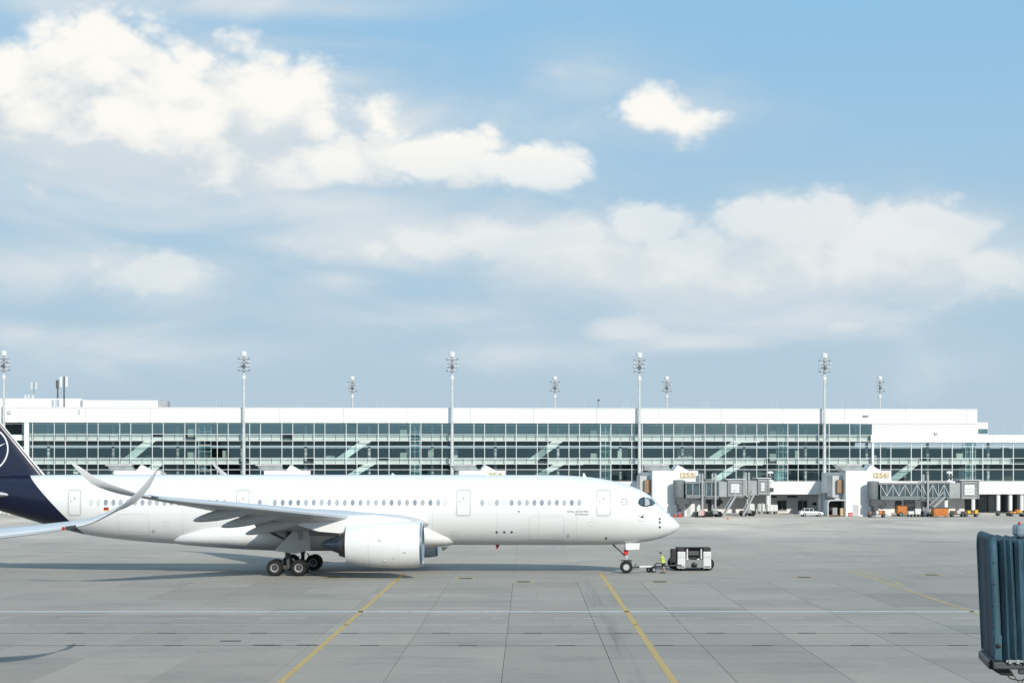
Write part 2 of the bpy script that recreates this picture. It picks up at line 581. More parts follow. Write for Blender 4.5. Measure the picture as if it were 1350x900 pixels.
P_WHITE = paint('worn_white_line_paint', (.66, .67, .66), .62)
P_WHITE2 = paint('faded_white_line_paint', (.54, .55, .54), .57)
P_YEL = paint('worn_yellow_line_paint', (.60, .40, .12), .66)
P_YEL2 = paint('faded_yellow_line_paint', (.60, .44, .18), .56)
DRAIN = mat('drain_channel_iron', (.055, .057, .06), .6, .3, .2, 2)
ZL = .005


def flat(name, m, x0, x1, y0, y1, z=ZL, parent=apron):
    return MB().add([(x0, y0, z), (x1, y0, z), (x1, y1, z), (x0, y1, z)], [(0, 1, 2, 3)]).build(name, m, parent)


def Yof(py): return CAMZ * F / (py - CY)


flat('white_line', P_WHITE, -80, 80, Yof(806.4), Yof(805.1))
flat('thin_white_line', P_WHITE2, -80, 80, Yof(823.4), Yof(822.8))
yd = Yof(814.6)
for k in range(-8, 9):
    xc = (372 - CX) * yd / F + k * 6.06
    flat('white_dash', P_WHITE2, xc - 1.5, xc + 1.5, yd - .22, yd + .22)
for py, off in ((834.2, 0.3), (850.4, 2.0)):
    y = Yof(py)
    flat('slot_drain', DRAIN, X0, X1, y - .09, y + .09, ZL - .001)
    for k in range(-8, 9):
        xc = off + k * 5.1
        MB().bbox(xc - .5, xc + .5, y - .24, y + .24, -.02, .012, .01).build('drain_grate', DRAIN, apron)
for k, (px, py) in enumerate(((304, 844.5), (347, 850), (405, 850))):
    g = G(px, py)
    MB().bbox(g.x - .55, g.x + .55, g.y - .3, g.y + .3, -.02, .014, .01).build('drain_grate', DRAIN, apron)
# yellow lead-in lines
flat('lead_in_line', P_YEL, -10.8, -10.5, 60, 197.5)
flat('lead_in_line', P_YEL, 6.2, 6.52, 60, 198.5)
flat('lead_in_line', P_YEL2, 28.3, 28.6, 60, 203)
flat('lead_in_line', P_YEL2, 29.3, 29.55, 178, 204)
# hydrant pits with yellow outlines
PIT = mat('pit_lid_iron', (.12, .115, .10), .7, .2, .2, 3)
for (px, py) in ((614, 762), (690, 766.5), (870, 766.5), (1060, 760.5), (1228, 757.5), (440, 760.5)):
    g = G(px, py); w, d, t = .85, 1.7, .2
    mb = MB()
    for (a, b_, c_, d_) in ((-w, w, -d, -d + 2.4 * t), (-w, w, d - 2.4 * t, d), (-w, -w + t, -d + 2.4 * t, d - 2.4 * t), (w - t, w, -d + 2.4 * t, d - 2.4 * t)):
        mb.add([(g.x + a, g.y + c_, ZL), (g.x + b_, g.y + c_, ZL), (g.x + b_, g.y + d_, ZL), (g.x + a, g.y + d_, ZL)], [(0, 1, 2, 3)])
    mb.build('pit_outline', P_YEL2, apron)
    MB().bbox(g.x - .5, g.x + .5, g.y - .9, g.y + .9, -.02, .012, .01).build('hydrant_pit_lid', PIT, apron)
# short white marks on the far stands
for (xa, ya, xb, yb) in ((1087, 724, 1105, 728.3), (1125, 725, 1143, 728.3), (1010, 751.5, 1023, 756), (1053, 751, 1074, 757), (1193, 750, 1220, 755),
                         (1240, 749.5, 1270, 755.5), (974, 709, 990, 713.5), (943, 724.5, 951, 728.5), (978, 724.5, 990, 729), (928, 708.5, 935, 711), (897, 708, 904, 710.5), (1030, 722, 1058, 733)):
    a, b_ = G(xa, ya), G(xb, yb)
    d = (b_ - a).normalized(); nrm = Vector((-d.y, d.x, 0)) * .1
    MB().add([a - nrm + Vector((0, 0, ZL)), b_ - nrm + Vector((0, 0, ZL)), b_ + nrm + Vector((0, 0, ZL)), a + nrm + Vector((0, 0, ZL))], [(0, 1, 2, 3)]).build('stand_mark', P_WHITE2, apron)

# ------------------------------------------------------------------ the airliner
PSI = math.radians(1.2)


def interp(tab, s):
    """smooth curve through (s, a, b, ...) rows"""
    if s <= tab[0][0]: return tab[0][1:]
    if s >= tab[-1][0]: return tab[-1][1:]
    for k in range(len(tab) - 1):
        if tab[k][0] <= s <= tab[k + 1][0]:
            h = tab[k + 1][0] - tab[k][0]; t = (s - tab[k][0]) / h
            res = []
            for c in range(1, len(tab[0])):
                p1, p2 = tab[k][c], tab[k + 1][c]
                d = (p2 - p1) / h
                m1 = d if k == 0 else (lambda e: 0 if e * d <= 0 else 2 * e * d / (e + d))((p1 - tab[k - 1][c]) / (tab[k][0] - tab[k - 1][0]))
                m2 = d if k + 2 >= len(tab) else (lambda e: 0 if e * d <= 0 else 2 * e * d / (e + d))((tab[k + 2][c] - p2) / (tab[k + 2][0] - tab[k + 1][0]))
                res.append((2 * t ** 3 - 3 * t ** 2 + 1) * p1 + (t ** 3 - 2 * t ** 2 + t) * h * m1 + (-2 * t ** 3 + 3 * t ** 2) * p2 + (t ** 3 - t ** 2) * h * m2)
            return res


# distance behind the nose tip, top, bottom, half width
FUS = [(0, 4.10, 3.98, .05), (.06, 4.24, 3.86, .2), (.25, 4.47, 3.69, .46), (1.0, 5.14, 3.27, 1.08), (1.8, 5.95, 2.97, 1.56), (2.52, 6.66, 2.79, 1.88),
       (3.7, 7.33, 2.62, 2.28), (5.05, 7.80, 2.49, 2.58), (6.72, 8.16, 2.44, 2.80), (8.4, 8.36, 2.43, 2.92), (11, 8.48, 2.43, 2.98), (20, 8.50, 2.43, 2.98),
       (41.6, 8.52, 2.45, 2.98), (45.2, 8.53, 2.60, 2.95), (48.9, 8.53, 2.93, 2.78), (51.3, 8.52, 3.25, 2.58), (53.0, 8.51, 3.62, 2.36), (54.8, 8.50, 4.07, 2.1),
       (57.7, 8.48, 4.93, 1.66), (60.5, 8.44, 5.75, 1.22), (63.0, 8.35, 6.40, .85), (65.2, 8.15, 6.95, .5), (66.4, 7.9, 7.3, .25)]


def sec(s):
    t, b, w = interp(FUS, s)
    return (t + b) / 2, (t - b) / 2, w


def surf_y(s, z):
    zc, hh, hw = sec(s)
    q = max(-1, min(1, (z - zc) / hh))
    return hw * math.sqrt(max(0, 1 - q * q))


ROOT = Vector((13.21, 198.42, 0))
FW = Vector((math.cos(PSI), -math.sin(PSI), 0))
LF = Vector((math.sin(PSI), math.cos(PSI), 0))


def ac(px, py, ylat):
    """pixel -> (distance behind nose, height) on the plane ylat metres to the right of the aircraft's axis"""
    k = (px - CX) / F
    t = (-ylat + ROOT.dot(LF)) / (k * LF.x + LF.y)
    p = Vector((k * t, t, 0)) - ROOT
    return -p.dot(FW), CAMZ - (py - CY) * t / F


def acs(px, py):
    """pixel -> point on the right side of the fuselage"""
    y = 2.5
    for _ in range(12):
        s, z = ac(px, py, y)
        y = .5 * y + .5 * surf_y(s, z)
    return s, z


def decal(pts_tris, side=-1, off=.012):
    """flat (s, z) mesh -> laid on the fuselage skin"""
    pts, faces = pts_tris
    mb = MB(); vs = []
    for (s, z) in pts:
        zc, hh, hw = sec(s); y = surf_y(s, z)
        ny = y / (hw * hw + 1e-6); nz = (z - zc) / (hh * hh)
        l = math.hypot(ny, nz) or 1
        vs.append((-s, side * (y + off * ny / l), z + off * nz / l))
    mb.add(vs, faces)
    return mb


def ellipse2d(s, z, a, b, n=14):
    return [(s, z)] + [(s + a * math.cos(2 * math.pi * i / n), z + b * math.sin(2 * math.pi * i / n)) for i in range(n)], [(0, 1 + i, 1 + (i + 1) % n) for i in range(n)]


def rrect(s, z, w, h, r, n=4):
    out = []
    for (cx, cy, a0) in ((w / 2 - r, h / 2 - r, 0), (-w / 2 + r, h / 2 - r, 90), (-w / 2 + r, -h / 2 + r, 180), (w / 2 - r, -h / 2 + r, 270)):
        for i in range(n + 1):
            a = math.radians(a0 + 90 * i / n)
            out.append((s + cx + r * math.cos(a), z + cy + r * math.sin(a)))
    return out


def dense(poly, step=.25):
    out = []
    for a, b in zip(poly, poly[1:] + poly[:1]):
        n = max(1, int(math.dist(a, b) / step))
        out += [(a[0] + (b[0] - a[0]) * i / n, a[1] + (b[1] - a[1]) * i / n) for i in range(n)]
    return out


def outline2d(poly, w):
    poly = dense(poly); n = len(poly)
    c = (sum(p[0] for p in poly) / n, sum(p[1] for p in poly) / n)
    pts, fs = [], []
    for i, p in enumerate(poly):
        a, b = poly[i - 1], poly[(i + 1) % n]
        t = (b[0] - a[0], b[1] - a[1]); l = math.hypot(*t) or 1
        nx, nz = t[1] / l * w / 2, -t[0] / l * w / 2
        pts += [(p[0] + nx, p[1] + nz), (p[0] - nx, p[1] - nz)]
    for i in range(n):
        j = (i + 1) % n
        fs.append((2 * i, 2 * j, 2 * j + 1, 2 * i + 1))
    return pts, fs


def fill2d(poly, rows=8):
    """a convex outline filled with rows so that it can bend round the hull"""
    poly = dense(poly, .2)
    z0, z1 = min(p[1] for p in poly), max(p[1] for p in poly)
    pts, fs = [], []
    for k in range(rows + 1):
        z = z0 + (z1 - z0) * (k + (.02 if k == 0 else -.02 if k == rows else 0)) / rows
        xs_ = []
        for a, b in zip(poly, poly[1:] + poly[:1]):
            if (a[1] - z) * (b[1] - z) <= 0 and a[1] != b[1]:
                xs_.append(a[0] + (b[0] - a[0]) * (z - a[1]) / (b[1] - a[1]))
        l, r = min(xs_), max(xs_)
        for q in range(4): pts.append((l + (r - l) * q / 3, z))
    for k in range(rows):
        for q in range(3): fs.append((k * 4 + q, k * 4 + q + 1, k * 4 + q + 5, k * 4 + q + 4))
    return pts, fs


# livery: navy behind a slanting edge
def livery():
    m = bpy.data.materials.new('aircraft_livery_paint'); m.use_nodes = True
    N, L = m.node_tree.nodes, m.node_tree.links
    b = N['Principled BSDF']
    b.inputs['Roughness'].default_value = .27; b.inputs['Coat Weight'].default_value = .35; b.inputs['Coat Roughness'].default_value = .1
    tc = N.new('ShaderNodeTexCoord'); sep = N.new('ShaderNodeSeparateXYZ'); L.new(tc.outputs['Object'], sep.inputs[0])
    a = N.new('ShaderNodeMath'); a.operation = 'MULTIPLY_ADD'        # -x - edge(z)
    L.new(sep.outputs[2], a.inputs[0]); a.inputs[1].default_value = -.955; L.new(sep.outputs[0], a.inputs[2])
    c = N.new('ShaderNodeMath'); c.operation = 'LESS_THAN'; L.new(a.outputs[0], c.inputs[0]); c.inputs[1].default_value = -(48.35)- 0.0
    # a = -.955 z + x ; navy where s > 48.35 + .955 z  <=>  x - ... handled with s = -x
    a.inputs[1].default_value = .955
    no = N.new('ShaderNodeTexNoise'); no.inputs['Scale'].default_value = .6; no.inputs['Detail'].default_value = 5
    mp = N.new('ShaderNodeMapping'); mp.inputs['Scale'].default_value = (.25, 1, 1.5); L.new(tc.outputs['Object'], mp.inputs[0]); L.new(mp.outputs[0], no.inputs['Vector'])
    w = N.new('ShaderNodeMix'); w.data_type = 'RGBA'; L.new(no.outputs[0], w.inputs[0])
    w.inputs[6].default_value = (.83, .835, .83, 1); w.inputs[7].default_value = (.87, .873, .865, 1)
    x = N.new('ShaderNodeMix'); x.data_type = 'RGBA'; L.new(c.outputs[0], x.inputs[0])
    L.new(w.outputs[2], x.inputs[6]); x.inputs[7].default_value = (.006, .009, .032, 1)
    L.new(x.outputs[2], b.inputs['Base Color'])
    return m


LIVERY = livery()
WINGP = mat('wing_grey_paint', (.55, .56, .56), .35, 0, .05, .8)
WINGW = mat('winglet_white_paint', (.66, .67, .68), .3, 0, .03, .8)
SLATM = mat('slat_bare_metal', (.58, .63, .68), .42, .0, .03, .8)
SEAM = mat('seam_grey', (.54, .55, .56), .5, 0, .05, 2)
SEAM2 = mat('faint_seam_grey', (.70, .71, .71), .5, 0, .05, 2)
PANE = mat('cabin_window_glass', (.36, .39, .43), .15, 0, .15, 2, coat=.4)
PANES = [PANE, mat('cabin_window_glass_half_blind', (.44, .47, .50), .2, 0, .1, 2, coat=.4), mat('cabin_window_glass_dark', (.28, .31, .35), .12, 0, .15, 2, coat=.5)]
SHADE = mat('closed_window_shade', (.70, .71, .72), .4, 0, .05, 2)
RIM = mat('wheel_rim_paint', (.60, .61, .61), .4, .2, .1, 4)
COCKP = mat('cockpit_mask_black', (.015, .018, .022), .2, 0, .1, 2, coat=.5)
CPANE = mat('cockpit_glass', (.05, .075, .09), .04, 0, .1, 2, coat=1.0, spec=.9)

CPANE2 = mat('cockpit_glass_gleam', (.42, .46, .47), .15, 0, .1, 2, coat=.8)  # lighter pane: a bright reflection painted into its colour


def wing_stations():
    def le(y, px, py): s, z = ac(px, py, y); return s, z
    LE = [(2.4, 21.3, 4.30), (3.2, 21.9, 4.40), (10.5, *le(10.5, 462, 681)), (20, *le(20, 330, 668)), (29.5, *le(29.5, 194, 654)), (30.6, *le(30.6, 163.6, 644)),
          (31.5, *le(31.5, 128, 630)), (32.1, *le(32.1, 107, 616)), (32.4, *le(32.4, 94.6, 608.6))]
    TE = [(2.4, 36.2, 3.5), (3.2, 36.1, 3.55), (5, 35.9, 3.75), (8, *le(8, 333, 687)), (12, *le(12, 309, 680)), (15, *le(15, 283, 674)), (20, *le(20, 240, 666)), (25, *le(25, 198, 658.5)),
          (29.5, *le(29.5, 156, 650.5)), (30.6, *le(30.6, 138, 645)), (31.5, *le(31.5, 121, 637.5)), (32.1, *le(32.1, 106, 624)), (32.4, *le(32.4, 93, 610))]
    ys_ = [2.4, 3.2, 4.5, 6, 8, 10.5, 12, 13.5, 15, 17.5, 20, 22.5, 25, 27.5, 29, 29.5, 29.9, 30.3, 30.7, 31.1, 31.5, 31.8, 32.1, 32.28, 32.4]
    out = []
    for y in ys_:
        a, b = interp(LE, y), interp(TE, y)
        out.append((y, a[0], a[1], b[0], b[1]))
    return out


WST = wing_stations()
AIRF = [(1, 0), (.9, .018), (.75, .042), (.55, .062), (.38, .068), (.24, .062), (.13, .048), (.05, .030), (.015, .016), (0, 0),
        (.015, -.013), (.05, -.022), (.13, -.032), (.24, -.042), (.38, -.047), (.55, -.042), (.75, -.024), (.9, -.008)]


def wing_rings(st, side, bend=1.0, idx=None, grow=0.0, root_z=4.4):
    P3 = []
    for (y, sl, zl, s2, z2) in st:
        P3.append((Vector((-sl, side * y, root_z + (zl - root_z) * bend)), Vector((-s2, side * y, root_z + (z2 - root_z) * bend))))
    rings = []
    for k, (a, b) in enumerate(P3):
        q = P3[min(k + 1, len(P3) - 1)][0]; p = P3[max(k - 1, 0)][0]
        span = (q - p).normalized(); ch = (b - a); c = ch.length
        n = span.cross(ch).normalized() * (1 if side < 0 else -1)
        if n.z < 0 and k < 14: n = -n
        if k >= 14 and n.dot(prev) < 0: n = -n
        prev = n
        tk = 1.15 if st[k][0] < 12 else 1.0
        ring = []
        for i in (idx if idx is not None else range(len(AIRF))):
            x, t = AIRF[i]
            ring.append(a + ch * x + n * (t * tk * c + (grow if t >= 0 else -grow)) - (ch.normalized() * grow * 1.2 if x < .03 else Vector()))
        rings.append(ring)
    return rings


def wheel(mbt, mbr, c, r, w, mbh):
    mbt.lathe([(-w / 2, r * .50), (-w / 2, r * .86), (-w * .36, r * .97), (-w * .18, r), (w * .18, r), (w * .36, r * .97), (w / 2, r * .86), (w / 2, r * .50)], c, 'y', 28)
    mbr.lathe([(-w * .48, r * .53), (-w * .51, r * .5), (-w * .42, r * .42), (-w * .3, r * .38), (w * .3, r * .38), (w * .42, r * .42), (w * .51, r * .5), (w * .48, r * .53)], c, 'y', 24)
    mbh.lathe([(-w * .44, .001), (-w * .42, r * .2), (-w * .28, r * .24), (-w * .29, r * .385), (w * .29, r * .385), (w * .28, r * .24), (w * .42, r * .2), (w * .44, .001)], c, 'y', 20)


def airliner(label, loc, rotz, detail=True, bend=1.0, group=None):
    A = thing('airliner', label, 'airplane', loc, rotz, group)
    # hull
    ss = [0, .015, .06, .12, .25, .4, .6, .8] + [1 + .25 * i for i in range(40)] + [11 + 1.0 * i for i in range(31)] + [42 + .5 * i for i in range(48)] + [65.7, 66.1, 66.4]
    ss = [s for s in ss if s <= 66.4]
    n = 72; rings = []
    for s in ss:
        zc, hh, hw = sec(s)
        rings.append([(-s, hw * math.cos(2 * math.pi * i / n), zc + hh * math.sin(2 * math.pi * i / n)) for i in range(n)])
    hull = MB().loft(rings).build('fuselage', LIVERY, A, True)
    # belly fairing
    rings = []
    for s, w, zt, zb in ((18.6, .5, 3.3, 2.75), (20, 1.9, 3.9, 2.36), (22, 2.9, 4.6, 2.16), (25, 3.25, 5.0, 2.02), (30, 3.35, 5.0, 1.92), (35, 3.35, 4.9, 1.93), (38, 3.25, 4.6, 2.05), (41, 2.9, 4.1, 2.26), (43, 2.1, 3.7, 2.42), (44.6, .6, 3.2, 2.7)):
        zc, hh = (zt + zb) / 2, (zt - zb) / 2
        rings.append([(-s, w * math.copysign(abs(math.cos(t)) ** .8, math.cos(t)), zc + hh * math.copysign(abs(math.sin(t)) ** .8, math.sin(t))) for t in [2 * math.pi * i / 48 for i in range(48)]])
    MB().loft(rings).build('belly_fairing', W_PLANE, A, True)
    # wings
    for side in (-1, 1):
        w = MB().loft(wing_rings(WST[:15], side, bend)).build('wing', WINGP, A, True)
        MB().loft(wing_rings(WST[14:], side, bend)).build('winglet', WINGW, w, True)
        li = [5, 6, 7, 8, 9, 10, 11, 12]
        MB().loft(wing_rings([q for q in WST if 3.6 < q[0] < 29.2], side, bend, li, .03), False, False).build('slat', SLATM, w, True)
        ip = lambda y: (y, *interp(WST, y))
        MB().loft(wing_rings([ip(28.7), ip(28.82)], side, bend, [8, 9, 10], .035), False, False).build('position_light', RED if side > 0 else mat('green_lens', (.05, .16, .09), .3), w, True)
        MB().loft(wing_rings([ip(28.84), ip(29.25)], side, bend, [8, 9, 10], .04), False, False).build('tip_light_glass', DGREY, w, True)
        for (y, px, py) in ((18.7, 254, 686), (14.6, 291, 694), (10.6, 323, 703.5)):
            s1, z1 = ac(px, py, y)
            z1 = 4.4 + (z1 - 4.4)
            tz = interp([(q[0], q[4]) for q in WST], y)[0]
            rings = []
            for t in [0, .03, .08, .16, .3, .45, .6, .75, .88, .96, 1.0]:
                r = .40 * (math.sin(math.pi * min(1, t ** 1.0)) ** .5 if 0 < t < 1 else .03)
                s = s1 - 5.2 + 5.2 * t
                z = (tz - .12) + (z1 - (tz - .12)) * max(0, (t - .05) / .95) ** 1.15
                hgt = r * (1.35 - .3 * t)
                rings.append([(-s, side * y + r * math.cos(a), z + hgt * math.sin(a)) for a in [2 * math.pi * i / 14 for i in range(14)]])
            MB().loft(rings).build('flap_track_fairing', WINGP, w, True)
        # engine
        e = thing_part('engine', A)
        ex, ey, ez = -21.55, side * 10.5, 2.83
        prof = [(-.55, 1.42), (-.25, 1.52), (-.06, 1.60), (0, 1.68), (-.04, 1.76), (-.2, 1.83)]
        MB().lathe([(a, r) for a, r in prof], (ex, ey, ez), 'x', 48).build('inlet_lip', CHROME, e, True)
        MB().lathe([(-.2, 1.832), (-.8, 1.91), (-1.6, 1.955), (-2.8, 1.965), (-4.0, 1.90), (-5.2, 1.76), (-6.3, 1.56), (-6.3, 1.50), (-5.0, 1.4)], (ex, ey, ez), 'x', 48).build('nacelle', W_PLANE, e, True)
        MB().lathe([(-1.0, 1.46), (-.55, 1.42)], (ex, ey, ez), 'x', 48).build('inlet_duct', LGREY, e, True)
        fan = MB().lathe([(-1.0, 1.45), (-1.05, .4), (-.75, .3), (-.45, .02)], (ex, ey, ez), 'x', 36)
        fan.build('fan', DMETAL, e, True)
        MB().lathe([(-4.8, 1.36), (-6.0, 1.22), (-6.9, .95), (-6.9, .88)], (ex, ey, ez), 'x', 36).build('core_cowl', DMETAL, e, True)
        MB().lathe([(-6.3, .9), (-7.0, .72), (-8.0, .38), (-8.5, .03)], (ex, ey, ez), 'x', 28).build('exhaust_cone', mat('exhaust_blue_metal', (.12, .16, .22), .35, .9, .15, 2), e, True)
        for a_ in (1.9, 4.35):
            r_ = interp([(.2, 1.832), (.8, 1.91), (1.6, 1.955), (2.8, 1.965), (4.0, 1.90), (5.2, 1.76), (6.3, 1.56)], a_)[0] + .004
            MB().lathe([(-a_ - .018, r_), (-a_ + .018, r_)], (ex, ey, ez), 'x', 48).build('cowl_seam', SEAM2, e, True)
        for k_, (a_, t_) in enumerate(((2.3, -.55), (3.0, -.72), (3.4, .2), (1.4, -.3))):
            yy, zz = ey + side * 1.955 * math.cos(t_), ez + 1.955 * math.sin(t_)
            MB().bbox(ex - a_ - .12, ex - a_ + .12, yy - .03, yy + .03, zz - .07, zz + .07, .02).build('cowl_latch', SEAM, e)
        # pylon
        MB().loft([[(ex - a, ey + sgn * hw, z) for (sgn, hw, z) in ((1, w_, zb), (1, w_ * .8, zt), (-1, w_ * .8, zt), (-1, w_, zb))]
                   for (a, w_, zb, zt) in ((1.0, .05, 4.6, 4.78), (2.0, .22, 4.5, 5.0), (4.0, .3, 4.2, 5.25), (6.2, .3, 3.7, 5.2), (8.6, .22, 3.9, 4.7), (11, .05, 4.6, 4.8))]).build('pylon', W_PLANE, e)
        # tail plane
        rings = []
        for (y, sl, zz, c) in ((.5, 57.2, 6.7, 6.2), (1.4, 57.9, 6.75, 5.6), (5, 60.4, 7.1, 4.0), (9.0, 63.2, 7.5, 2.3), (9.4, 64.0, 7.53, 1.4)):
            rings.append([(-(sl + x * c), side * y, zz + t * c) for x, t in AIRF])
        MB().loft(rings).build('tail_plane', W_PLANE, A, True)
    # fin
    (fa, za), (fb, zb_) = ac(61, 628, 0), ac(0, 555.5, 0)
    fl = lambda z: fa + (fb - fa) * (z - za) / (zb_ - za)
    FIN = [(7.6, fl(7.6) - .3, 65.2, .085), (8.5, fl(8.5), 65.3, .09), (9.5, fl(9.5), 65.4, .09), (13, fl(13), 66.2, .09), (16.6, fl(16.6), 67.0, .09), (17.0, fl(17) + .5, 67.0, .06)]

    def fin_rings(idx=None, grow=0):
        return [[(-(a + x * (b - a)) + (grow if x < .03 else 0), t * tk / .068 * .5 * (b - a) + (grow if t > 0 else -grow if t < 0 else 0), z) for x, t0 in [AIRF[i] for i in (idx if idx is not None else range(18))] for t in [math.copysign(max(abs(t0), .0) if t0 >= 0 else abs(t0) * 1.4, t0)]] for (z, a, b, tk) in FIN]
    fin = MB().loft(fin_rings()).build('tail_fin', NAVY, A, True)
    MB().loft(fin_rings([8, 9, 10], .014), False, False).build('fin_leading_edge', W_PLANE, fin, True)
    if detail:
        # ring emblem with a bird, on the fin
        s0, z0 = ac(-19, 592, .4)
        def finy(s, z):
            a, b, tk = interp(FIN, z)
            x = (s - a) / (b - a)
            top = sorted(AIRF[:10])
            for (x0, t0), (x1, t1) in zip(top, top[1:]):
                if x0 <= x <= x1: return (t0 + (t1 - t0) * (x - x0) / (x1 - x0)) * tk / .068 * .5 * (b - a)
            return 0
        pts, fs = [], []
        for i in range(64):
            t = 2 * math.pi * i / 64
            for r in (1.86, 1.99):
                s, z = s0 + r * math.cos(t), z0 + r * math.sin(t)
                pts.append((-s, -finy(s, z) - .03, z))
        for i in range(64):
            j = (i + 1) % 64; fs.append((2 * i, 2 * j, 2 * j + 1, 2 * i + 1))
        MB().add(pts, fs).build('ring_emblem', W_STEEL, fin)
        bird = [(-1.75, .55), (-.9, .25), (-.5, .75), (.1, .95), (.5, 1.4), (.45, .8), (1.2, 1.1), (.6, .3), (1.5, -.9), (.5, -.2), (.1, -.35), (-.4, .0), (-.9, .05)]
        MB().add([(-(s0 + a), -finy(s0 + a, z0 + b) - .03, z0 + b) for a, b in bird], [tuple(range(len(bird)))]).build('bird_emblem', W_STEEL, fin)
        # cabin windows on the visible side
        opens = [139.5, 149.5, 159, 168.7, 178, 188, 197.5, 207, 217, 226, 236, 246, 256, 266, 276, 286, 296, 342.5] + [362.5 + 10.25 * i for i in range(22)] + [636, 655, 674.5]
        shut = [645.5, 665, 352, 120, 130, 587, 773]
        opens += [675 + 9.85 * i for i in range(1, 10)]
        for px in opens + shut:
            s, z = acs(px, 660.9 if px < 340 else 661.3)
            z = 6.14
            isopen = px in opens
            w = decal(ellipse2d(s, z, .165, .25), -1, .014).build('cabin_window', rng.choice(PANES) if isopen else SHADE, A, True)
            if isopen:
                decal(outline2d([(s + .19 * math.cos(2 * math.pi * i / 16), z + .275 * math.sin(2 * math.pi * i / 16)) for i in range(16)], .035), -1, .016).build('window_surround', SEAM2, w, True)
            else:
                decal(outline2d([(s + .16 * math.cos(2 * math.pi * i / 16), z + .245 * math.sin(2 * math.pi * i / 16)) for i in range(16)], .03), -1, .018).build('window_surround', SEAM, w, True)
        # doors
        for px, wd, ht in ((795.8, 1.12, 2.12), (611, 1.12, 2.12), (320, 1.05, 2.1), (98, 1.05, 2.1)):
            s, z = acs(px, 662)
            z = 6.13
            shp = rrect(s, z, wd, ht, .16)
            d = decal(fill2d(shp, 10), -1, .012).build('cabin_door', W_PLANE, A, True)
            decal(outline2d(shp, .07), -1, .02).build('door_frame', SEAM, d, True)
            decal(outline2d(rrect(s, z, wd + .14, ht + .14, .2), .05), -1, .016).build('door_surround', SEAM2, d, True)
            decal(ellipse2d(s + .32, z + .12, .05, .05), -1, .022).build('door_handle', DGREY, d)
            decal(ellipse2d(s, z + .35, .07, .1), -1, .022).build('door_window', PANE, d)
        # cargo doors
        for (pa, pb, qa, qb) in ((698, 743.5, 680.5, 711), (155, 198, 677.5, 705)):
            (sa, za), (sb, zb) = acs(pa, qa), acs(pb, qb)
            shp = rrect((sa + sb) / 2, (za + zb) / 2, abs(sa - sb), abs(za - zb), .12)
            d = decal(outline2d(shp, .045), -1, .014).build('cargo_door_seam', SEAM2, A, True)
            decal(ellipse2d(min(sa, sb) - .35, min(za, zb) + .35, .14, .16), -1, .014).build('latch_panel', LGREY, d)
        # skin joints
        for px in (130, 240, 285, 405, 455, 505, 570, 655, 710, 760):
            s, _ = acs(px, 670)
            decal(([(s + q * .02, 3.0 + .35 * k) for k in range(15) for q in (-1, 1)], [(2 * k, 2 * k + 1, 2 * k + 3, 2 * k + 2) for k in range(14)]), -1, .008).build('skin_joint', SEAM2, A, True)
        for z in (7.35, 5.15):
            n_ = 60
            pts = [(7.6 + 43 * k / n_, z + q * .014) for k in range(n_ + 1) for q in (-1, 1)]
            decal((pts, [(2 * k, 2 * k + 1, 2 * k + 3, 2 * k + 2) for k in range(n_)]), -1, .007).build('lap_joint', mat('lap_joint_grey', (.79, .795, .79), .4, 0, .02, 2), A, True)
        for (px, py) in ((560, 690), (600, 703), (735, 706), (780, 690), (500, 672), (300, 700), (220, 690)):
            s, z = acs(px, py)
            decal(outline2d(rrect(s, z, .5, .35, .06), .03), -1, .014).build('access_panel', SEAM2, A, True)
        # cockpit
        poly = [(840.9, 662.4), (843.0, 657.2), (847.7, 654.9), (857.8, 655.6), (863.3, 658.8), (867.6, 665.2), (862, 666.5), (854.9, 667.8), (849, 667.9), (843.3, 666)]
        for side in (-1, 1):
            q = [acs(a, b) for a, b in poly]
            msk = decal(fill2d(q, 10), side, .014).build('cockpit_mask', COCKP, A, True)
            for pane in ([(842.2, 662), (844.3, 657.8), (848.3, 656.3), (848.6, 666.6), (844.2, 665.2)], [(850, 656), (854, 656.2), (856.8, 662), (857, 666.2), (850.2, 666.9)],
                         [(856, 656.5), (860.5, 658.2), (864.8, 664.4), (859, 665.7)]):
                decal(fill2d([acs(a, b) for a, b in pane], 6), side, .024).build('cockpit_window', CPANE2 if pane[0][0] == 850 else CPANE, msk, True)
        # small emblem, sensors, vents
        s, z = acs(846, 681)
        rg = decal(outline2d([(s + .38 * math.cos(2 * math.pi * i / 28), z + .38 * math.sin(2 * math.pi * i / 28)) for i in range(28)], .035), -1, .014).build('nose_emblem', SEAM, A, True)
        bird = [(.33, .12), (.17, .05), (.08, .02), (-.1, .13), (-.26, .2), (-.12, .04), (-.2, -.12), (0, -.06), (.12, -.02)]
        decal(([(s + a, z + b) for a, b in bird], [tuple(range(len(bird)))]), -1, .014).build('nose_emblem_bird', NAVY, rg)
        for (px, py) in ((654.8, 701), (664.8, 701), (674.6, 701), (869.8, 683.5), (869.8, 688), (869.8, 694.5), (799, 709), (684, 674)):
            s, z = acs(px, py)
            decal(ellipse2d(s, z, .10, .10 if py > 676 else .05), -1, .014).build('sensor_port', DGREY, A)
        for k in range(6):
            s, z = acs(823 + 3.6 * math.cos(k * 1.047), 661 + 3.6 * math.sin(k * 1.047))
            decal(ellipse2d(s, z, .06, .06, 8), -1, .014).build('static_port', DGREY, A)
        s, z = acs(140, 671)
        decal(([(s + .22, z - .06), (s - .22, z - .06), (s - .22, z + .09), (s + .22, z + .09)], [(0, 1, 2, 3)]), -1, .014).build('flag_decal', RED, A)
        decal(([(s + .22, z - .13), (s - .22, z - .13), (s - .22, z - .06), (s + .22, z - .06)], [(0, 1, 2, 3)]), -1, .014).build('flag_decal', YELLOW, A)
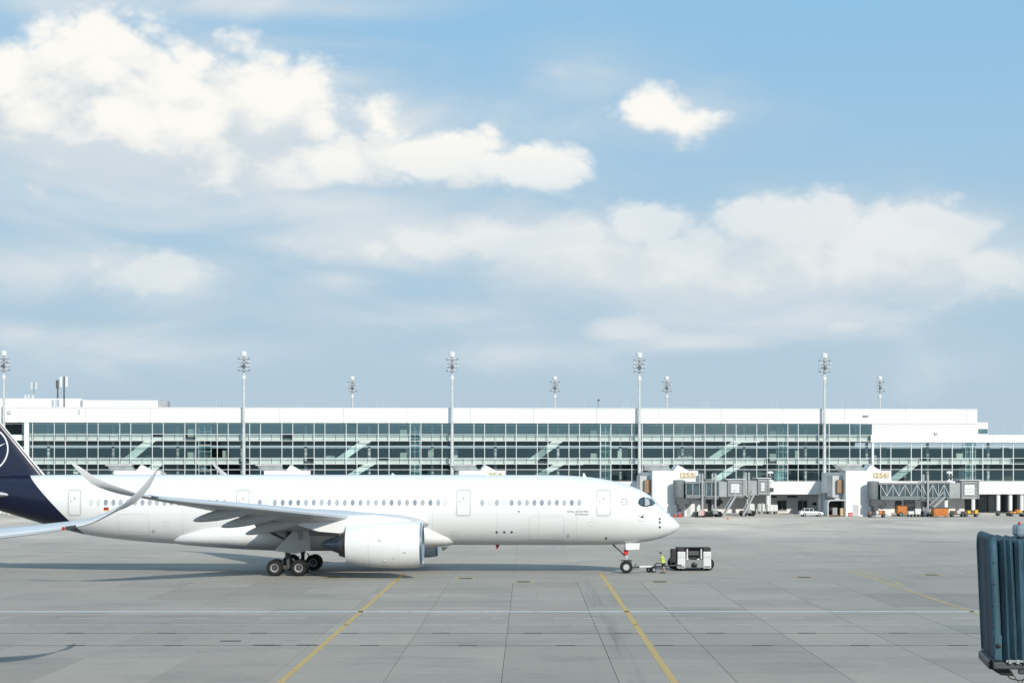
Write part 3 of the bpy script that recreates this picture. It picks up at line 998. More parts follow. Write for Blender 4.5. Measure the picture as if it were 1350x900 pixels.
        decal(([(s + .22, z + .09), (s - .22, z + .09), (s - .22, z + .16), (s + .22, z + .16)], [(0, 1, 2, 3)]), -1, .014).build('flag_decal', BLACK, A)
        # lettering below the forward windows
        for txt, py, pr in (('Airbus A350-900', 673.6, 775), ('Dortmund', 677.2, 775)):
            s, z = acs(pr, py)
            pts, fs = text2d(txt, .26)
            wmax = max(p[0] for p in pts)
            decal(([(s + (wmax - a), z + b - .1) for a, b in pts], fs), -1, .014).build('lettering', DGREY, A)
        # antennas
        for px, h in ((640, .16), (770.5, .3), (515, .14)):
            s, _ = acs(px, 650)
            zt = interp(FUS, s)[0]
            MB().loft([[(-s + .18, .03, zt - .03), (-s + .18, -.03, zt - .03), (-s - .12, -.03, zt - .03), (-s - .12, .03, zt - .03)], [(-s, .015, zt + h), (-s, -.015, zt + h), (-s - .12, -.015, zt + h), (-s - .12, .015, zt + h)]]).build('blade_antenna', W_PLANE, A)
        s, _ = acs(655, 715)
        MB().loft([[(-s + .25, .03, 2.5), (-s + .25, -.03, 2.5), (-s - .15, -.03, 2.5), (-s - .15, .03, 2.5)], [(-s, .02, 2.05), (-s, -.02, 2.05), (-s - .05, -.02, 2.0), (-s - .05, .02, 2.0)]]).build('belly_antenna', RED, A)
        s, _ = acs(586, 715)
        MB().loft([[(-s + .3, .03, 2.25), (-s + .3, -.03, 2.25), (-s - .3, -.03, 2.25), (-s - .3, .03, 2.25)], [(-s - .1, .02, 1.95), (-s - .1, -.02, 1.95), (-s - .3, -.02, 1.95), (-s - .3, .02, 1.95)]]).build('belly_antenna', LGREY, A)
    # main landing gear
    for side in (-1, 1):
        g = thing_part('main_landing_gear', A)
        gy = side * 5.3; gs = 33.35
        MB().tube((-gs, gy, 3.7), (-gs, gy, 1.5), .24, .24, 16).tube((-gs, gy, 1.6), (-gs, gy, .75), .17, .17, 14).build('strut', DGREY, g, True)
        MB().beam((-gs + 1.15, gy, .72), (-gs - 1.15, gy, .72), .26, .3).tube((-gs + 1.02, gy - .95, .7), (-gs + 1.02, gy + .95, .7), .1).tube((-gs - 1.02, gy - .95, .7), (-gs - 1.02, gy + .95, .7), .1).build('bogie_beam', DGREY, g)
        MB().tube((-gs + .1, gy, 2.9), (-gs - 1.6, gy + side * -1.2, 3.6), .1).tube((-gs, gy, 1.9), (-gs + 1.4, gy, 3.5), .09).tube((-gs + .4, gy, 1.5), (-gs + .75, gy, .95), .06).tube((-gs - .3, gy, 1.2), (-gs - .8, gy, .95), .05).build('drag_brace', DGREY, g)
        for dx in (-1.02, 1.02):
            for dy in (-.68, .68):
                t, r, h = MB(), MB(), MB()
                wheel(t, r, (-gs + dx, gy + dy, .70), .70, .53, h)
                t.build('tyre', RUBBER, g, True)
                r.build('rim', RIM, g, True)
                h.build('hub', DGREY, g, True)
        poly = [(386, 700), (407, 700), (409.5, 724), (390, 729.5), (361, 726)]
        pts = [ac(a, b, 5.9) for a, b in poly]
        MB().prism([(-a, b) for a, b in pts], side * 5.78, side * 5.86, 'y').build('gear_door', WINGP, g)
        pts = [ac(a, b, 5.9) for a, b in [(392, 698), (399, 698), (399, 711), (393, 711)]]
        MB().prism([(-a, b) for a, b in pts], side * 5.86, side * 5.92, 'y').build('door_hinge_plate', GREY, g)
    # nose gear
    g = thing_part('nose_landing_gear', A)
    ns = 4.62
    MB().tube((-ns, 0, 2.7), (-ns, 0, 1.3), .15, .15, 14).tube((-ns, 0, 1.3), (-ns, 0, .5), .1, .1, 14).tube((-ns, -.5, .55), (-ns, .5, .55), .07).build('strut', LGREY, g, True)
    MB().tube((-ns + .1, 0, 1.2), (-ns + .45, 0, .95), .04).tube((-ns + .45, 0, .95), (-ns + .05, 0, .65), .04).tube((-ns - .1, 0, 1.5), (-ns - 1.3, 0, 2.6), .07).tube((-ns - .5, -.2, 1.12), (-ns + .5, -.2, 1.12), .05).build('torque_link', DGREY, g)
    for dy in (-.32, .32):
        t, r, h = MB(), MB(), MB()
        wheel(t, r, (-ns, dy, .54), .54, .38, h)
        t.build('tyre', RUBBER, g, True)
        r.build('rim', RIM, g, True)
        h.build('hub', LGREY, g, True)
    MB().bbox(-ns - .22, -ns + .16, -.32, -.24, 1.62, 2.02, .02).build('steering_tag', RED, g)
    for sy in (-1, 1):
        MB().prism([(-ns + 1.15, 2.62), (-ns - .1, 2.62), (-ns - .05, 2.02), (-ns + 1.1, 2.08)], sy * .62, sy * .66, 'y').build('gear_door', W_PLANE, g)
    return A


def thing_part(name, parent):
    o = bpy.data.objects.new(name, None); C.objects.link(o); o.parent = parent
    o.empty_display_size = .3
    return o


def text2d(txt, size, align='LEFT'):
    cu = bpy.data.curves.new('lettering', 'FONT'); cu.body = txt; cu.size = size; cu.align_x = align; cu.resolution_u = 2
    o = bpy.data.objects.new('lettering', cu); C.objects.link(o)
    dg = bpy.context.evaluated_depsgraph_get(); dg.update()
    me = bpy.data.meshes.new_from_object(o.evaluated_get(dg))
    pts = [(v.co.x, v.co.y) for v in me.vertices]; fs = [tuple(p.vertices) for p in me.polygons]
    bpy.data.objects.remove(o); bpy.data.curves.remove(cu); bpy.data.meshes.remove(me)
    return pts, fs


airliner('white long-haul airliner with navy tail, hitched to the pushback tug', ROOT, -PSI, True)
airliner('parked airliner showing one grey wing with an upswept tip over the apron', Vector((-16.3, 101, 0)) - Matrix.Rotation(math.radians(-83), 3, 'Z') @ Vector((-WST[-1][1], 32.4, 0)), math.radians(-83), False, .93)

# ------------------------------------------------------------------ the terminal across the apron
BETA = math.radians(5.0)
TO = Vector((0, 435, 0))
TU = Vector((math.cos(BETA), math.sin(BETA), 0)); TW = Vector((-math.sin(BETA), math.cos(BETA), 0))


def tu(px, w=0.0):
    """pixel column -> (position along the facade, distance) on the plane w metres behind it"""
    k = (px - CX) / F
    base = TO + TW * w
    # t*(k,1) = base + u*TU
    t = (base.y * TU.x - base.x * TU.y) / (TU.x - k * TU.y)
    u = (t - base.y) / TU.y if abs(TU.y) > 1e-9 else t * k
    u = (Vector((k * t, t, 0)) - base).dot(TU)
    return u, t


def tz(px, py, w=0.0):
    return CAMZ - (py - CY) * tu(px, w)[1] / F


def tpos(px, w): u, _ = tu(px, w); return TO + TU * u + TW * w


TG = glass_mat('facade_glass', (.78, .88, .86), .14)
TG2 = glass_mat('coated_facade_glass', (.62, .74, .74), .30)
TG3 = glass_mat('clear_facade_glass', (.86, .92, .90), .06)
TERM = thing('terminal_building', 'long white terminal with green glass facade and open stairs inside', 'building', TO, BETA)
Z = {y: tz(600, y) for y in (537.6, 558, 572.5, 581, 587.8, 603.6, 611.4, 618.7, 634, 652)}
uL, uR = tu(-60)[0], tu(1420)[0]
uA0, uA1 = tu(38.5)[0], tu(1150)[0]
uBlk = tu(1288)[0]
u0 = tu(386)[0]
zt, zg = Z[537.6], Z[558]
zr = tz(1250, 573.0); zrb = tz(1250, 583.4)
DEPTH = 34

# roof edge panels, 12 m each
k = 0
u = uL
while u < uBlk - .5:
    e = min(u + 12.0, uBlk)
    hi = zt
    MB().bbox(u + .012, e - .012, -.35, .5, zg + .02, hi, .12).build('fascia_panel', W_WALL, TERM)
    u = e
MB().box(uL, uBlk, .5, DEPTH, zt - 1.2, zt - .25).build('roof', W_WALL, TERM)
MB().bbox(uL, uBlk - .02, -.45, .3, zt - .16, zt + .02, .05).build('roof_coping', W_STEEL, TERM)
# white block at the stepped end: five panel rows
nr = 5
for r in range(nr):
    z0 = zr + .02 + (zg + .0 - zr) * r / nr; z1 = zr + (zg - zr) * (r + 1) / nr
    MB().bbox(uA1 + .3, uBlk, -.32, .4, z0, z1 - .015, .03).build('wall_panel', W_WALL, TERM)
MB().box(uA1 + .3, uBlk, .4, 24, zrb + .3, zg).build('block_core', W_WALL, TERM)
ub0, ub1 = uBlk + .05, tu(1305)[0]
zb1, zb0 = tz(1296, 556.5), zr
MB().bbox(ub0, ub1, 1.2, 16, zb0 + .01, zb1, .08).build('roof_house', W_WALL, TERM)
MB().box(tu(1289.5, 1.2)[0], tu(1302, 1.2)[0], 1.13, 1.19, tz(1296, 571.5), tz(1296, 565)).build('roof_house_window', mat('dark_teal_glass', (.10, .20, .21), .1, 0, .2, 1, coat=.5), TERM)
# lower roof edge of the right-hand part
u = uA1 - .4
while u < uR:
    e = min(u + 12.0, uR)
    MB().bbox(u + .012, e - .012, -.55, .5, zrb + .02, zr, .1).build('fascia_panel', W_WALL, TERM)
    u = e
MB().box(uA1, uR, .5, DEPTH, zrb + .3, zr - .3).build('roof', W_WALL, TERM)
# set-back structure on the left roof
for (pa, pb, y0, y1, w0) in ((-60, 107.5, 538.5, 525.3, 12), (107.6, 208, 538.5, 527.4, 12)):
    MB().bbox(tu(pa, w0)[0], tu(pb, w0)[0], w0, w0 + 14, zt - .6, tz(100, y1, w0), .06).build('roof_house', W_WALL, TERM)
MB().bbox(tu(208.2, 13)[0], tu(221, 13)[0], 13, 20, zt - .6, tz(215, 527.9, 13), .05).build('roof_louvre', GREY, TERM)
MB().bbox(tu(106, 11.9)[0], tu(109.5, 11.9)[0], 11.6, 11.95, tz(108, 536, 12), tz(108, 527.5, 12), .03).build('roof_louvre', GREY, TERM)
MB().bbox(tu(103, 0)[0], tu(106, 0)[0], -.5, -.36, tz(104, 546), tz(104, 539.5), .03).build('wall_box', LGREY, TERM)
MB().bbox(tu(9.5, 0)[0], tu(14.5, 0)[0], -.6, -.36, tz(12, 546), tz(12, 541), .03).build('wall_box', LGREY, TERM)
MB().bbox(tu(1137, 0)[0], tu(1144, 0)[0], -.8, -.36, tz(1140, 549), tz(1140, 547), .03).build('wall_lamp', GREY, TERM)
MB().bbox(tu(1231, 0)[0], tu(1235, 0)[0], -.8, -.33, tz(1233, 573), tz(1233, 569.5), .03).build('wall_lamp', LGREY, TERM)

# mullions, transoms and panes
rows = [(558, 572.5, True), (572.5, 581, False), (581, 587.8, False), (587.8, 603.6, True), (603.6, 611.4, False), (611.4, 618.7, False), (618.7, 634, True)]
us = []
kk = -12
while True:
    a = u0 + 6.03 * kk; b = a + 4.0
    if a > uR: break
    for q in (a, b):
        if uL < q < uR: us.append(q)
    kk += 1
us.sort()
mull_A = MB().bbox(-.062, .062, -.12, .14, Z[634] - .05, Z[558] + .05, .02).mesh('mullion')
mull_B = MB().bbox(-.075, .075, -.12, .14, Z[634] - .05, zrb + .05, .02).mesh('mullion')
for me in (mull_A, mull_B): me.materials.append(W_STEEL)
for q in us:
    if uA0 - 7 < q < uA0: continue
    link('mullion', mull_A if q < uA1 else mull_B, TERM, (q, 0, 0))
for y in (572.5, 581, 587.8, 603.6, 611.4, 618.7):
    MB().box(uA0, uA1, -.08, .1, Z[y] - .045, Z[y] + .045).build('transom', W_STEEL, TERM)
    if y > 586: MB().box(uA1, uR, -.08, .1, Z[y] - .045, Z[y] + .045).build('transom', W_STEEL, TERM)
MB().bbox(uA1 - .15, uA1 + .28, -.3, .3, Z[634] - .05, zg, .05).build('corner_post', W_STEEL, TERM)
MB().bbox(tu(32)[0], uA0 - .03, -.3, 1.5, 0, zg, .06).build('corner_post', W_WALL, TERM)
npane = MB()
pane_cache = {}
for a, b in zip(us[:-1], us[1:]):
    if b <= uA0 + .2 or b - a > 5: 
        if a < uA0 - 8: pass
        else: continue
    for (ya, yb, big) in rows:
        z1, z0 = Z[ya], Z[yb]
        if a > uA1 - .5:
            if ya < 581: continue
            if ya == 581: z1 = zrb
        if big:
            key = (round(b - a, 2), ya)
            if key not in pane_cache:
                me = MB().add([(-(b - a) / 2 + .06, 0, z0 + .05), ((b - a) / 2 - .06, 0, z0 + .05), ((b - a) / 2 - .06, 0, z1 - .05), (-(b - a) / 2 + .06, 0, z1 - .05)], [(0, 1, 2, 3)]).mesh('pane')
                me.materials.append(TG2 if ya == 558 else TG); pane_cache[key] = me
            o = link('pane', pane_cache[key], TERM, ((a + b) / 2, .02, 0))
            o.rotation_euler = (rng.gauss(0, .0012), 0, rng.gauss(0, .002))
        else:
            npane.add([(a + .06, .02, z0 + .05), (b - .06, .02, z0 + .05), (b - .06, .02, z1 - .05), (a + .06, .02, z1 - .05)], [(0, 1, 2, 3)])
tag(npane.build('narrow_glazing', TG3, TERM), None, None, None, 'stuff')

# inside: floors, back wall, galleries, stairs, lifts
FLOORD = 15
FLOORM = mat('interior_floor', (.12, .15, .16), .5, 0, .2, .5)
for y in (577, 607.5):
    for (a, b) in ((uL, uA1), (uA1, uR)):
        if y == 577 and a == uA1: continue
        MB().box(a, b, 1.6, FLOORD, Z[581 if y == 577 else 611.4] + .05, (Z[572.5] + Z[581]) / 2 if y == 577 else (Z[603.6] + Z[611.4]) / 2).build('floor_slab', FLOORM, TERM)
MB().box(uL, uR, .3, FLOORD, Z[634] - .25, Z[634] - .06).build('floor_slab', FLOORM, TERM)
MB().box(uL, uR, FLOORD, FLOORD + .3, Z[634], Z[587.8] - .3).build('back_wall', TEALWALL, TERM)
MB().box(uL, uA1, FLOORD - .4, FLOORD - .1, Z[587.8], zg).build('back_wall', mat('upper_back_wall', (.30, .40, .41), .6, 0, .4, .3, streak=(1, 1, .3)), TERM)
MB().box(uL, uA1, .5, FLOORD, zg + .05, zg + .2).build('ceiling', LGREY, TERM)
DARKP = mat('dark_partition', (.02, .035, .045), .5, 0, .3, 1)
bal = MB().bbox(.04, 1.97, 1.0, 1.08, Z[581] + .02, Z[572.5] - .12, .02).mesh('balustrade_panel')
bal2 = MB().bbox(.04, 1.97, 1.0, 1.08, Z[611.4] + .02, Z[603.6] - .1, .02).mesh('balustrade_panel')
for me in (bal, bal2): me.materials.append(PALEGREEN)
q = u0 - 6.03 * 12
while q < uR:
    for j in range(3):
        a = q + 2.01 * j
        if a < uA0 - 8 or a > uR: continue
        if a < uA1 - 2 and rng.random() > .04: link('balustrade_panel', bal, TERM, (a, 0, 0))
        if a < tu(1335)[0] and rng.random() > .05: link('balustrade_panel', bal2, TERM, (a, 0, 0))
    q += 6.03
# posts, partitions and cabinets seen through the glass
q = uA0 + 3
col_me = MB().tube((0, 4.5, Z[634]), (0, 4.5, zg), .28, .28, 12).mesh('inner_column', True); col_me.materials.append(W_STEEL)
while q < uR - 4:
    link('inner_column', col_me if q < uA1 - 1 else MB().tube((0, 4.5, Z[634]), (0, 4.5, zrb), .28, .28, 10).build('inner_column', W_STEEL, None).data, TERM, (q, 0, 0))
    q += 12.06
for o in [o for o in C.objects if o.name.startswith('inner_column') and o.parent is None]: bpy.data.objects.remove(o)
for k in range(110):
    uu = rng.uniform(uA0 + 1, uR - 2); lv = rng.choice((558, 587.8, 618.7))
    if uu > uA1 - 3 and lv == 558: continue
    zlo = {558: (Z[572.5] + Z[581]) / 2, 587.8: (Z[603.6] + Z[611.4]) / 2, 618.7: Z[634]}[lv]
    w_ = rng.uniform(3.5, 12); hh = rng.choice((1.1, 2.3, 2.6)); ww = rng.choice((.12, .2, .9, 1.6, 3.0))
    m_ = rng.choice((DARKP, DARKP, TEALWALL, PALEGREEN, GREY, TEALWALL))
    MB().box(uu, uu + ww, w_, w_ + rng.uniform(.1, .8), zlo, zlo + hh).build('partition', m_, TERM)
for (px, py) in ((252, 570), (252, 600.5), (532, 571), (532, 601), (783, 571.5), (783, 602), (1019, 572.5), (1019, 602.5), (567, 597), (817, 598), (1051, 598), (296, 598), (1265, 602)):
    a, _ = tu(px, 1.8)
    ww = 1.3 if py not in (597, 598) else .8
    z1 = tz(px, py - 4.6, 1.8)
    MB().bbox(a - ww / 2, a + ww / 2, 1.75, 2.4, z1 - 1.5, z1, .04).build('display_cabinet', CREAM, TERM)
for (px, pya, pxb, pyb) in ((166, 608, 207, 575.5), (443, 609, 494, 575), (698, 610, 744, 576.5), (932, 610, 980, 578), (1176, 634, 1213, 607),
                            (196, 622, 217, 606), (463, 627, 498, 606.5), (711, 627, 747, 607.5), (941, 634, 984, 608)):
    a, b = tu(px, 1.2)[0], tu(pxb, 1.2)[0]
    za, zb = tz(px, pya, 1.2), tz(pxb, pyb, 1.2)
    st = MB().prism([(a - 1.1, za), (a + 1.0, za), (b + .7, zb), (b - 1.4, zb)], 1.15, 2.4, 'y').build('escalator', PALEGREEN, TERM)
    MB().tube((a - 1.1, 1.4, za + .75), (b - 1.4, 1.4, zb + .75), .05).build('handrail', DGREY, st)
    MB().bbox(b - .8, b + 3.2, 1.16, 2.38, zb - .75, zb + .02, .04).build('landing', PALEGREEN, st)
LIFTG = glass_mat('lift_shaft_glass', (.62, .80, .82), .14)
for (pa, pb) in ((262, 278), (540.5, 553.5), (792, 804.5), (1026, 1038.5), (1273, 1286)):
    a, b = tu(pa, 1.3)[0], tu(pb, 1.3)[0]
    top = zg if pa < 1100 else zrb
    s_ = MB()
    for uu in (a, (a + b) / 2, b):
        for w_ in (1.25, 3.2): s_.box(uu - .05, uu + .05, w_ - .05, w_ + .05, Z[634], top)
    zz = Z[634] + .6
    while zz < top - .2:
        s_.box(a, b, 1.2, 1.26, zz - .04, zz + .04); zz += 1.25
    lf = s_.build('lift_shaft', PALEGREEN, TERM)
    MB().box(a + .06, b - .06, 1.32, 1.34, Z[634], top).build('lift_glass', LIFTG, lf)

# band below the glass and ground floor
u = uL
while u < uR:
    e = min(u + 6.03, uR)
    MB().bbox(u + .01, e - .01, -.45, .35, Z[652], Z[634] - .06, .05).build('facade_panel', W_WALL, TERM)
    u = e
MB().box(uL, uR, .35, DEPTH, Z[652] + .35, Z[634] - .3).build('soffit', LGREY, TERM)
gw = 6.0
MB().box(uL, tu(1283)[0], gw, gw + .4, 0, Z[652] + .4).build('ground_floor_wall', W_WALL, TERM)
MB().box(tu(1283)[0], uR + 5, 20, 20.4, 0, Z[652] + .4).build('ground_floor_wall', W_WALL, TERM)
DWIN = mat('dark_window_glass', (.03, .045, .055), .1, 0, .2, 1, coat=.6)
for (pa, pb) in ((1025, 1037), (1052, 1064)):
    a, b = tu(pa, gw)[0], tu(pb, gw)[0]
    z1, z0 = tz(pa, 659.8, gw), tz(pa, 672.3, gw)
    wn = MB().bbox(a, b, gw - .1, gw - .02, z0, z1, .02).build('ground_window', DWIN, TERM)
    MB().box(a - .1, b + .1, gw - .16, gw - .005, z1, z1 + .12).box(a - .1, b + .1, gw - .2, gw - .005, z0 - .14, z0).box((a + b) / 2 - .04, (a + b) / 2 + .04, gw - .14, gw - .1, z0, z1).build('window_frame', LGREY, wn)
for (pa, pb) in ((1014.5, 1023.5), (1038, 1050.5)):
    MB().box(tu(pa, gw)[0], tu(pb, gw)[0], gw - .25, gw - .01, tz(pa, 655.6, gw), tz(pa, 653.5, gw)).build('cable_tray', DGREY, TERM)
for (pa, pb, y0, y1, m_) in ((1071.5, 1076, 665.5, 662, BLACK), (1068, 1080, 676, 667, CREAM), (1180, 1188, 676, 660, DGREY), (1192, 1206, 677, 658, DWIN), (1215, 1226, 677, 660, DGREY)):
    MB().bbox(tu(pa, gw)[0], tu(pb, gw)[0], gw - .3, gw - .01, max(.02, tz(pa, y0, gw)), tz(pa, y1, gw), .03).build('wall_fitting', m_, TERM)
for px in (1012.5, 1081, 1283, 1316, 1332, 1347, 1364, 1247, 1172, 985):
    a, _ = tu(px, .4)
    c_ = MB().tube((a, .4, 0), (a, .4, Z[652] + .36), .38, .38, 18).build('ground_column', W_WALL, TERM, True)
    MB().tube((a, .4, .0), (a, .4, .5), .40, .40, 18).build('column_base', DGREY, c_, True)
for (pa, pb, h, m_) in ((1290, 1300, 3.0, GREY), (1303, 1311, 3.2, LGREY), (1322, 1327, 3.4, DGREY), (1337, 1341, 3.4, DGREY), (1352, 1370, 3, GREY)):
    MB().bbox(tu(pa, 12)[0], tu(pb, 12)[0], 12, 13, 0, h, .05).build('undercroft_box', m_, TERM)

# rods on the roof
rodm = MB().tube((0, 0, 0), (0, 0, 2.3), .035, .02, 5).mesh('lightning_rod'); rodm.materials.append(LGREY)
for px in [114, 125, 199, 209, 285, 292, 300, 393, 397, 400.5, 497, 501, 505, 598, 602, 709, 770, 822, 825, 828, 924, 928, 931, 934, 1018, 1024, 1031, 1111, 1120, 1143, 1189, 1200]:
    o = link('lightning_rod', rodm, TERM, (tu(px, 14)[0], 14, zt - .25)); o.scale = (1, 1, rng.uniform(.7, 1.15))
for px in (1324, 1349):
    link('lightning_rod', rodm, TERM, (tu(px, 8)[0], 8, zr - .3))

# ------------------------------------------------------------------ antennas on the roof
for k, (px, w_, yb, yt, lab) in enumerate(((84.5, 3, 537.5, 496, 'tall roof mast with a pair of white antenna panels on terminal'),
                                         (76, 13, 524, 501, 'dark roof mast with slim antenna beside the taller panel mast'),
                                         (45, 13, 525, 503, 'short roof mast with stubby grey antenna panels and cabinets at its foot'))):
    p = tpos(px, w_); zb = (zt - .25) if k == 0 else tz(100, 525.3, 12); ztop = tz(px, yt, w_)
    a = thing('antenna_mast', lab, 'antenna', (p.x, p.y, zb), BETA, 'antenna masts on the terminal roof')
    h = ztop - zb
    MB().tube((0, 0, 0), (0, 0, h), .16, .12, 10).build('pole', DGREY if k < 2 else GREY, a, True)
    if k == 0:
        for x in (-.55, .5): MB().bbox(x - .22, x + .22, -.35, -.12, h - 2.0, h, .05).build('antenna_panel', W_STEEL, a)
    elif k == 1:
        MB().bbox(-.3, .25, -.3, -.1, h - 1.6, h, .05).build('antenna_panel', DGREY, a)
    else:
        for x in (-.45, .4): MB().bbox(x - .2, x + .2, -.3, -.1, h - 1.5, h - .1, .05).build('antenna_panel', LGREY, a)
        for x in (-1.6, -1.0, -.2): MB().bbox(x - .25, x + .25, -.3, .3, 0, .75, .05).build('cabinet', LGREY, a)
p = tpos(789, 10)
a = thing('roof_vent', 'thin dark vent pipe rising from the terminal roof', 'vent', (p.x, p.y, zt - .25), BETA)
MB().tube((0, 0, 0), (0, 0, 2.0), .16, .16, 10).build('pipe', GREY, a, True)
MB().tube((0, 0, 1.9), (0, 0, 2.25), .24, .2, 10).build('cowl', DGREY, a, True)


# ------------------------------------------------------------------ floodlight masts
MASTM = mat('mast_silver_paint', (.62, .63, .63), .4, .1, .08, 1.0)


mrng = random.Random(3)


def floodmast(label, loc, h, group):
    a = thing('floodlight_mast', label, 'light mast', loc, BETA, group)
    MB().tube((0, 0, 0), (0, 0, h - 5), .37, .23, 16).tube((0, 0, h - 5), (0, 0, h - .8), .22, .18, 12).build('pole', MASTM, a, True)
    MB().bbox(-.6, .6, -.6, .6, 0, .35, .05).build('base_plate', GREY, a)
    MB().lathe([(0, .02), (.02, .55), (.75, .6), (.95, .42), (1.0, .02)], (0, 0, h - 1.0), 'z', 16).build('head_cap', W_STEEL, a, True)
    for k in range(4):
        z = h - 1.55 - k * .72
        MB().tube((-1.15, 0, z), (1.15, 0, z), .05, .05, 6).tube((0, -.8, z), (0, .7, z), .05, .05, 6).build('crossarm', GALV, a)
        for j, x in enumerate((-1.0, -.52, .52, 1.0)):
            if mrng.random() < .2: continue
            x += mrng.uniform(-.08, .08)
            MB().bbox(x - .2, x + .2, -.42, -.1, z + .03, z + .33, .06).build('floodlight', LGREY if (j + k) % 3 else GREY, a)
        MB().bbox(-.3, .3, -.75, -.3, z - .15, z + .3, .06).build('floodlight', DGREY if k == 2 else GREY, a)
    MB().lathe([(0, .3), (.3, .4), (.6, .4), (.8, .3)], (0, 0, h - 5.4), 'z', 12).build('collar', W_STEEL, a, True)
    return a


near = []
for (px, top, lab) in ((5, 462, 'floodlight mast rising behind the navy tail fin'), (321.5, 462.5, 'floodlight mast rising behind the rear cabin, beyond the wing root'), (596, 463.5, 'floodlight mast rising behind the mid cabin of the white airliner'),
                       (843, 464.5, 'floodlight mast rising behind the cockpit, next to gate 255'), (1087, 465, 'floodlight mast on the ground between gates 255 and 256')):
    Y = tu(px, -1.7)[1]
    p = P(px, 600, Y)
    h = CAMZ + (CY - top) * Y / F
    near.append(floodmast('tall silver ' + lab, (p.x, Y, 0), h, 'floodlight masts along the apron edge'))
for (px, lab) in ((464.5, 'between the masts behind rear and mid cabin'), (731.5, 'beside a thin roof vent'), (879, 'close to the near mast at gate 255'), (1160, 'above the white wall block')):
    Y = 548
    p = P(px, 600, Y)
    floodmast('distant silver floodlight mast behind the terminal roof, ' + lab, (p.x, Y, 0), CAMZ + (CY - 495.5) * Y / F, 'floodlight masts beyond the terminal')

# ------------------------------------------------------------------ gate houses
SIGNY = mat('sign_digit_ochre', (.45, .27, .06), .5, 0, .05, 2)
SIGNB = mat('sign_board_cream', (.74, .70, .58), .5, 0, .03, 2)
SKYG = mat('skylight_grey_glass', (.34, .37, .38), .25, 0, .1, 1, coat=.3)
WF = -24.0     # front of the gate houses, metres before the facade


def gate_house(pxl, label, number):
    ul, _ = tu(pxl, WF)
    p = TO + TU * ul + TW * WF
    g = thing('gate_house', label, 'gate house', p, BETA, 'white gate houses before the terminal')
    sc = F / tu(pxl + 30, WF)[1]                       # pixels per metre here
    W = 61 / sc; zt_ = CAMZ - (620.3 - CY) / sc
    wall = MB().bbox(0, W, 0, 5.0, 0, zt_, .05).build('wall', W_WALL, g)
    MB().box(.6, W - .6, 5.0, 23.2, 4.0, zt_ - .4).build('link_corridor', W_WALL, g)
    MB().bbox(-1.9, -.02, 2.5, 7, 3.4, zt_ - .9, .05).build('side_bay', LGREY, g)
    MB().bbox(-1.2, -.05, 1.6, 2.46, 4.2, 6.6, .05).build('side_vent', mat('rust_brown_louvre', (.32, .20, .12), .6, 0, .15, 3), g)
    # skylight and fin on the roof
    za = CAMZ - (613.5 - CY) / sc
    MB().prism([(-.6, zt_ + .02), (3.6, zt_ + .02), (2.9, za), (-1.2, za)], .4, 4.4, 'y').build('skylight', SKYG, g)
    MB().prism([(-1.5, za), (3.1, za), (3.15, za + .12), (-1.5, za + .12)], .2, 4.5, 'y').build('skylight_cap', W_WALL, g)
    MB().prism([(3.9, zt_ + .02), (6.6, zt_ + .02), (4.7, za + .15)], .3, 4.6, 'y').build('roof_fin', W_WALL, g)
    for z in (2.6, 5.2):
        MB().box(.02, W - .02, -.012, 0.0, z - .015, z + .015).build('panel_joint', LGREY, g)
    if number:
        sx0, sx1 = 37 / sc, 57.5 / sc
        zs1, zs0 = CAMZ - (622.2 - CY) / sc, CAMZ - (630.3 - CY) / sc
        bd = MB().bbox(sx0, sx1, -.12, -.02, zs0, zs1, .02).build('sign_board', SIGNB, g)
        pts, fs = text2d(number, (zs1 - zs0) * 1.12, 'CENTER')
        xm, ym = sum(a for a, b in pts) / len(pts), (max(b for a, b in pts) + min(b for a, b in pts)) / 2
        kx = 1.25
        # digits get a little thickness
        top = [((a - xm) * kx + (sx0 + sx1) / 2, -.16, b - ym + (zs0 + zs1) / 2) for a, b in pts]
        MB().add(top, fs).build('sign_digits', SIGNY, bd)
        for x in (sx0 + .06, sx1 - .14): MB().box(x, x + .08, -.15, -.121, zs0 + .1, zs1 - .1).build('sign_bar', SIGNY, bd)
    return g, W, zt_


GATES = {}
for pxl, num, lab in ((860, '255', 'white gate house with ochre 255 sign beside the cockpit'), (1115, '256', 'white gate house with ochre 256 sign behind the truss bridge'),
                      (605, '254', 'white gate house mostly hidden behind the mid fuselage, roof fin showing'), (348, None, 'white gate house mostly hidden behind the rear fuselage, skylight showing'),
                      (150, None, 'white gate house mostly hidden behind the two wing tips')):
    GATES[pxl] = gate_house(pxl, lab, num)
# low annex and fittings by gate 255 and 256
g255 = GATES[860][0]; g256 = GATES[1115][0]
sc = F / tu(890, WF)[1]
MB().bbox(41 / sc, 61.4 / sc, -1.6, -.05, 0, 24 / sc, .04).build('door_block', W_WALL, g255)
MB().box(44 / sc, 49 / sc, -1.66, -1.6, .05, 2.1).build('door', LGREY, g255)
MB().box(10 / sc, 17 / sc, -.05, -.01, .05, 2.1).build('door', LGREY, g256)

# ------------------------------------------------------------------ passenger bridges
BGLASS = mat('bridge_window_panel', (.06, .11, .13), .12, 0, .35, .7, coat=.5)
BGREY = mat('bridge_grey_paint', (.20, .225, .235), .45, 0, .1, .8)
BGREY2 = mat('bridge_side_grey', (.36, .385, .385), .45, 0, .08, .8)


